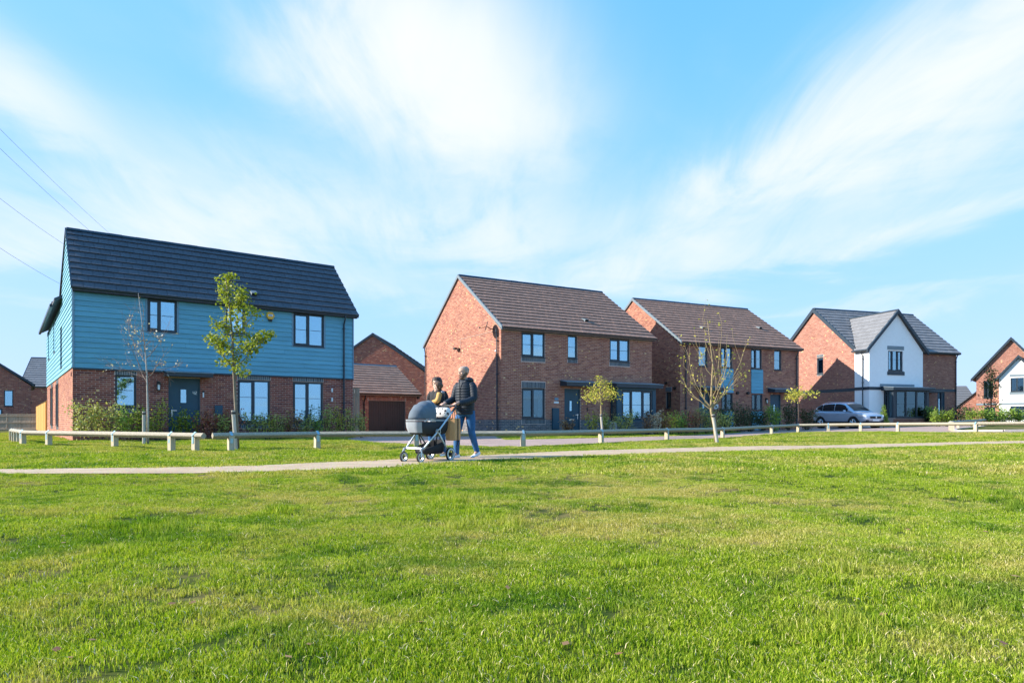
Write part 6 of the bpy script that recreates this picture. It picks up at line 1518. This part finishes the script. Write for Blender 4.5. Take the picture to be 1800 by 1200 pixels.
def pram():
    x, y = -1.475, 11.89; o = thing('pram', (x, y, ground(x, y)+.006), HEAD, 'grey-hooded pram with charcoal carrycot and silver frame on the path', 'pram')
    for sg in (-1, 1):
        wheel(o, .43, sg*.19, .092); wheel(o, -.32, sg*.235, .122)
        f = MB(); f.tube([(.36, sg*.20, .24), (.02, sg*.235, .53), (-.50, sg*.225, .965)], .016, 8); f.build('frame_tube', M['alu'], o, smooth=True)
        f = MB(); f.tube([(.02, sg*.235, .53), (-.32, sg*.21, .13)], .015, 8); f.build('rear_leg', M['alu'], o, smooth=True)
        j = MB(); j.tube([(.02, sg*.215, .53), (.02, sg*.262, .53)], .042, 14); jo = j.build('pivot', M['alu'], o); j = MB(); j.tube([(.02, sg*.2625, .53), (.02, sg*.266, .53)], .028, 12); j.build('pivot_cap', M['black'], jo)
        k = MB(); k.tube([(.36, sg*.20, .245), (.41, sg*.195, .235), (.43, sg*.195, .19)], .021, 8); k.build('caster', M['pram_grey'], o); k = MB(); k.tube([(.43, sg*.215, .20), (.445, sg*.217, .095)], .010, 6); k.build('fork', M['alu'], o)
        g = MB(); g.tube([(-.40, sg*.225, .885), (-.51, sg*.224, .975)], .021, 8); g.build('grip_sleeve', M['black'], o)
    h = MB(); h.tube([(-.50, -.225, .967), (-.53, -.20, .985), (-.54, 0, .99), (-.53, .20, .985), (-.50, .225, .967)], .018, 10); h.build('handlebar', M['black'], o, smooth=True)
    c = MB(); c.tube([(.37, -.20, .24), (.37, .20, .24)], .015, 8); c.build('front_bar', M['alu'], o); c = MB(); c.tube([(-.32, -.235, .122), (-.32, .235, .122)], .012, 8); c.build('axle', M['alu'], o)
    t = MB(); sec = lambda z, sx, sy, x0=.015: ringz((x0, 0, z), sx, sy, 28, 0, 2.0)
    t.loft([sec(.475, .30, .13), sec(.49, .37, .165), sec(.58, .425, .188), sec(.70, .44, .196)]); t.build('carrycot', M['pram_tub'], o, smooth=True, recalc=True)
    t = MB(); t.loft([sec(.710, .446, .202), sec(.737, .450, .205), sec(.737, .43, .185), sec(.710, .43, .185)]); t.build('rim_band', M['pram_grey'], o, recalc=True)
    t = MB(); t.loft([[p+Vector((0, 0, 0)) for p in sec(z, sx, sy)] for z, sx, sy in ((.52, .404, .178), (.60, .436, .194), (.695, .446, .2))]); fm = t
    e = MB(); rr = []
    for z, sx, sy in ((.51, .398, .176), (.60, .436, .196), (.695, .448, .2035)):
        rr.append([Vector((.015+sx*math.copysign(abs(cos(a))**.5, cos(a)), sy*math.copysign(abs(sin(a))**.5, sin(a)), z)) for a in [pi*(-.27+.54*k/14) for k in range(15)]])
    e.add([p for r_ in rr for p in r_], [(i*15+j, i*15+j+1, (i+1)*15+j+1, (i+1)*15+j) for i in range(2) for j in range(14)]); e.build('front_panel', M['pram_grey'], o, smooth=True)
    # folding hood: arches fanned about the hinge
    hd = MB(); rings = []; na = 16; nt = 14
    for i in range(nt+1):
        th = (pi/2+.10)*(1-i/nt)+.02; sagk = 1-.075*abs(sin(i*pi/3.5))
        rr = []
        for k in range(na+1):
            ph = pi*k/na; r_ = .335*sin(ph)**.75 if 0 < k < na else 0
            xx = .035+r_*cos(th)*1.22; rr.append(Vector((xx+(.015 if i < 1 else 0), -.205*cos(ph)*(1 if abs(cos(ph)) > .2 else 1), .737+r_*sin(th)*sagk*1.0)))
        rings.append(rr)
    n = na+1; hd.add([p for r_ in rings for p in r_], [(i*n+j, i*n+j+1, (i+1)*n+j+1, (i+1)*n+j) for i in range(nt) for j in range(na)]); ho = hd.build('hood', M['pram_hood'], o, smooth=True)
    md = ho.modifiers.new('thick', 'SOLIDIFY'); md.thickness = .008
    ed = MB(); ed.tube([p for p in rings[0]], .008, 6); ed.build('hood_edge', M['pram_grey'], ho)
    ap = MB(); ap.loft([ringz((-.21, 0, .742), .20, .185, 20, 0, 2.0), ringz((-.21, 0, .762), .18, .16, 20, 0, 2.0)]); ap.build('apron', M['black_cloth'], o, smooth=True)
    bk = MB(); bk.loft([ringz((-.02, 0, .13), .22, .12, 20, 0, 1.5), ringz((-.03, 0, .15), .28, .16, 20, 0, 1.5), ringz((-.05, 0, .30), .30, .185, 20, -.25, 1.5), ringz((-.05, 0, .31), .28, .17, 20, -.25, 1.5), ringz((-.03, 0, .17), .26, .14, 20, 0, 1.5)]); bk.build('basket', M['black_cloth'], o, smooth=True, recalc=True)
    st = MB(); st.tube([(.0, .17, .31), (.02, .22, .50)], .012, 5); st.tube([(.0, -.17, .31), (.02, -.22, .50)], .012, 5); st.tube([(.25, 0, .49), (.20, .12, .29)], .01, 5); st.build('basket_strap', M['black_cloth'], o)
    hb = MB(); hb.sphere((-.02, 0, .47), (.10, .17, .035), 12, 6); hb.build('seat_mount', M['black'], o)
    return o
pram()
def pworld(lx, ly, z):
    c, s = cos(HEAD), sin(HEAD); return (-1.475+lx*c-ly*s, 11.89+lx*s+ly*c, ground(-1.4, 12)+.006+z)
def bag():
    o = thing('carrier_bag', pworld(-.50, .17, 0), HEAD+.25, 'brown paper carrier bag with dark strap hanging from the pram handle', 'bag')
    b = MB(); b.loft([[Vector((px, py, z)) for px, py in ((-.15*k, -.07*k), (.15*k, -.085*k), (.165*k, 0), (.15*k, .085*k), (-.15*k, .07*k), (-.165*k, .0))] for z, k in ((.36, .92), (.38, 1.0), (.52, 1.04), (.64, 1.0), (.755, .96), (.758, .90), (.60, .90))]); b.build('bag_body', M['paper'], o, recalc=True)
    for sg in (-1, 1): h = MB(); h.tube([(-.07, sg*.055, .74), (-.03, sg*.03, .88), (0, 0, .955), (.03, sg*.03, .88), (.07, sg*.055, .74)], .007, 6); h.build('handle', M['paper'], o)
    s = MB(); s.box(-.012, .016, .086, .09, .34, .76); s.tube([(.02, .09, .36), (.05, .10, .29), (.09, .09, .25)], .008, 5); s.tube([(.0, .095, .35), (-.04, .1, .30), (-.01, .1, .27)], .008, 5); s.build('strap', M['black_cloth'], o)
    return o
bag()
def cloth():
    o = thing('changing_bag', pworld(-.36, .0, 0), HEAD, 'white and black dotted changing bag slung between the pram handles', 'bag')
    b = MB(); b.loft([ringz((0, 0, z), sx, sy, 18, .1, 1.0) for z, sx, sy in ((.76, .07, .16), (.78, .095, .19), (.86, .10, .20), (.93, .08, .185), (.95, .05, .16))]); b.build('bag_body', M['dotted'], o, smooth=True, recalc=True)
    for sg in (-1, 1): h = MB(); h.tube([(0, sg*.14, .93), (-.08, sg*.16, .965), (-.17, sg*.17, 1.0)], .010, 6); h.build('strap', M['black_cloth'], o)
cloth()

# ------------------------------------------------------------------ parked car
def car():
    x, y = at(1489, 43.0); yaw = atan2(-.90, .30); o = thing('parked_car', (x, y, ground(x, y)+.004), yaw, 'silver-blue compact SUV parked on the drive between the two right-hand houses', 'car')
    paint = mat('silver_blue_paint', (.46, .53, .63), .25, .03, 3, metallic=.35, spec=.7); tr = M['black']; gl = mat('car_glass', (.015, .02, .025), .08, .1, 3, spec=.45)
    lens = mat('headlamp', (.75, .80, .85), .12, .05, 9, metallic=.3)
    red = mat('tail_lamp', (.45, .03, .03), .2, .05, 9)
    prof = [(-2.22, .50, .78, .66), (-2.15, .36, .98, .78), (-1.95, .30, 1.08, .86), (-1.6, .29, 1.10, .90), (-1.0, .28, 1.06, .915), (0, .28, 1.03, .92), (.8, .28, 1.02, .915), (1.1, .29, 1.02, .91), (1.45, .30, .99, .90), (1.75, .31, .94, .87), (2.0, .34, .87, .80), (2.15, .40, .78, .70), (2.22, .50, .68, .58)]
    b = MB(); rings = []
    for px, zb, zt, hw in prof:
        half = [(0, zb), (hw*.82, zb), (hw*.97, zb+.10), (hw, zb+(zt-zb)*.42), (hw*.975, zb+(zt-zb)*.62), (hw*.985, zb+(zt-zb)*.80), (hw*.93, zt-.02), (hw*.80, zt+.015), (hw*.4, zt+.035), (0, zt+.04)]
        rings.append([Vector((px, yy, zz)) for yy, zz in half]+[Vector((px, -yy, zz)) for yy, zz in half[-2:0:-1]])
    b.loft(rings); bo = b.build('car_body', paint, o, smooth=True, recalc=True)
    md = bo.modifiers.new('s', 'SUBSURF'); md.levels = 1; md.render_levels = 1
    cab = [(-2.02, 1.06, 1.10, .76), (-1.80, 1.06, 1.40, .70), (-1.45, 1.05, 1.56, .66), (-.8, 1.04, 1.61, .655), (0, 1.03, 1.61, .65), (.45, 1.02, 1.54, .66), (.95, 1.01, 1.24, .74), (1.22, 1.0, 1.06, .80)]
    def cabring(px, zb, zt, hw, e=0.0, zlo=None):
        bw = hw+.17*(1-min(1, (1.62-zb)/.6))+.10
        half = [(0, zb), (bw+e, zb), (hw+.07*(1 if zt > 1.2 else .5)+e, zb+(zt-zb)*.55), (hw*.97+e, zt-.05), (hw*.78, zt), (0, zt+.02)]
        return [Vector((px, yy, zz)) for yy, zz in half]+[Vector((px, -yy, zz)) for yy, zz in half[-2:0:-1]]
    c = MB(); c.loft([cabring(*q) for q in cab]); co = c.build('car_roof', paint, o, smooth=True, recalc=True)
    def lerp_cab(px):
        for a, q in zip(cab, cab[1:]):
            if px <= q[0]: t = (px-a[0])/(q[0]-a[0]); return [a[i]+(q[i]-a[i])*t for i in range(4)]
        return list(cab[-1])
    def side(px, f, sg, e=.006):
        _, zb, zt, hw = lerp_cab(px); bw = hw+.17*(1-min(1, (1.62-zb)/.6))+.10; mid = hw+.07*(1 if zt > 1.2 else .5)
        z = zb+(zt-zb)*f
        yv = bw+(mid-bw)*f/.55 if f < .55 else mid+(hw*.97-mid)*(f-.55)/((zt-.05-zb)/(zt-zb)-.55)
        return Vector((px, sg*(yv+e), z))
    for sg in (-1, 1):
        for nm, lo, hi in (('rear_quarter_window', -1.72, -1.28), ('rear_side_window', -1.22, -.30), ('front_side_window', -.22, .86)):
            g = MB(); n = 6; pts = []
            for i in range(n+1):
                px = lo+(hi-lo)*i/n; _, zb, zt, hw = lerp_cab(px); top = min(.86, (zt-.06-zb)/(zt-zb)) if zt > 1.2 else .5
                lo_ = .10 if lo > -1.6 else .10+.3*(1-i/n)
                pts.append([side(px, lo_+(top-lo_)*k/4, sg, .022) for k in range(5)])
            g.add([p for q in pts for p in q], [(5*i+k, 5*i+k+1, 5*i+k+6, 5*i+k+5) for i in range(n) for k in range(4)]); g.build(nm, gl, o, smooth=True)
        m = MB(); m.sphere((.78, sg*.99, 1.06), (.09, .11, .075), 10, 7); m.tube([(.80, sg*.86, 1.02), (.79, sg*.95, 1.04)], .025, 6); m.build('wing_mirror', paint, o, smooth=True)
        for px in (-.95, .05): h = MB(); h.tube([(px, sg*.925, .90), (px+.2, sg*.925, .895)], .016, 6); h.build('door_handle', paint, o)
        sk = MB(); sk.box(-.95, .95, sg*.885-.03, sg*.885+.03, .24, .40); sk.build('sill', tr, o)
        for wx in (-1.30, 1.36):
            n = 22; a = MB(); a.loft([[Vector((wx+r*cos(2*pi*k/n), sg*yy, .345+r*sin(2*pi*k/n))) for k in range(n)] for r, yy in ((.40, .78), (.405, .918), (.355, .925), (.35, .80))], cap=False); a.build('wheel_arch', tr, o)
            w = MB(); r = .345; w.loft([[Vector((wx+rr*cos(2*pi*k/n), sg*yy, .345+rr*sin(2*pi*k/n))) for k in range(n)] for rr, yy in ((.22, .93), (r*.95, .935), (r, .90), (r, .74), (.2, .72))]); wo = w.build('wheel', M['tyre'], o, recalc=True)
            s = MB()
            for k in range(5): an = 2*pi*k/5+.2; s.tube([(wx, sg*.936, .345), (wx+.2*cos(an+.09), sg*.934, .345+.2*sin(an+.09))], .022, 5); s.tube([(wx, sg*.936, .345), (wx+.2*cos(an-.2), sg*.934, .345+.2*sin(an-.2))], .016, 5)
            s.tube([(wx+.215*cos(2*pi*k/20), sg*.934, .345+.215*sin(2*pi*k/20)) for k in range(21)], .014, 5); s.build('rim', M['chrome'], wo)
        l = MB(); l.loft([[Vector((px, sg*yy, zz)) for yy, zz in ((y0, z0), (y1, z0+.01), (y1, z1), (y0, z1-.02))] for px, y0, y1, z0, z1 in ((1.70, .80, .885, .74, .90), (2.02, .60, .80, .70, .83), (2.16, .42, .69, .68, .765))]); l.build('headlight', lens, o, smooth=False, recalc=True)
        l = MB(); l.loft([[Vector((px, sg*yy, zz)) for yy, zz in ((y0, z0), (y1, z0), (y1, z1), (y0, z1))] for px, y0, y1, z0, z1 in ((-2.23, .35, .66, .84, .96), (-2.12, .5, .80, .84, 1.0), (-1.85, .8, .895, .90, 1.0))]); l.build('tail_light', red, o, recalc=True)
        f = MB(); f.box(2.08, 2.20, min(sg*.50, sg*.66), max(sg*.50, sg*.66), .40, .50); f.build('fog_light', tr, o)
    ws = MB(); L, Rr = [], []
    for px in (.50, .72, .95, 1.20):
        _, zb, zt, hw = lerp_cab(px); L.append(Vector((px+.012, hw*.80, zt+.008))); Rr.append(Vector((px+.012, -hw*.80, zt+.008)))
    n = 8; vs = []
    for a, q in zip(L, Rr):
        for k in range(n+1): t = k/n; p = a.lerp(q, t); vs.append(p+Vector((0, 0, .02*(1-(2*t-1)**2))))
    ws.add(vs, [(i*(n+1)+j, i*(n+1)+j+1, (i+1)*(n+1)+j+1, (i+1)*(n+1)+j) for i in range(3) for j in range(n)]); ws.build('windscreen', M['glass_dark'] if False else gl, o, smooth=True)
    g = MB(); g.loft([[Vector((px, yy, zz)) for yy, zz in ((-w, z0), (w, z0), (w*1.08, z1), (-w*1.08, z1))] for px, w, z0, z1 in ((2.12, .44, .60, .745), (2.235, .40, .60, .735))]); go = g.build('grille', tr, o, recalc=True)
    e = MB(); e.prism([(2.24, 0, .585), (2.24, .065, .67), (2.24, 0, .755), (2.24, -.065, .67)], (.014, 0, 0)); e.build('emblem', M['chrome'], go, recalc=True)
    p = MB(); p.box(2.215, 2.242, -.26, .26, .44, .55); p.build('number_plate', M['white'], o)
    bm = MB(); bm.loft([[Vector((px, yy, zz)) for yy, zz in ((-w, z0), (w, z0), (w, z1), (-w, z1))] for px, w, z0, z1 in ((2.0, .80, .26, .42), (2.19, .60, .30, .40), (2.23, .52, .32, .38))]); bm.build('front_bumper', tr, o, recalc=True)
    bm = MB(); bm.loft([[Vector((px, yy, zz)) for yy, zz in ((-w, z0), (w, z0), (w, z1), (-w, z1))] for px, w, z0, z1 in ((-2.24, .60, .34, .50), (-2.0, .86, .28, .52))]); bm.build('rear_bumper', tr, o, recalc=True)
    for sg in (-1, 1): rr = MB(); rr.tube([(-1.3, sg*.56, 1.60), (-.9, sg*.57, 1.655), (0, sg*.565, 1.65), (.25, sg*.56, 1.60)], .016, 6); rr.build('roof_rail', M['alu'], o)
    return o
car()
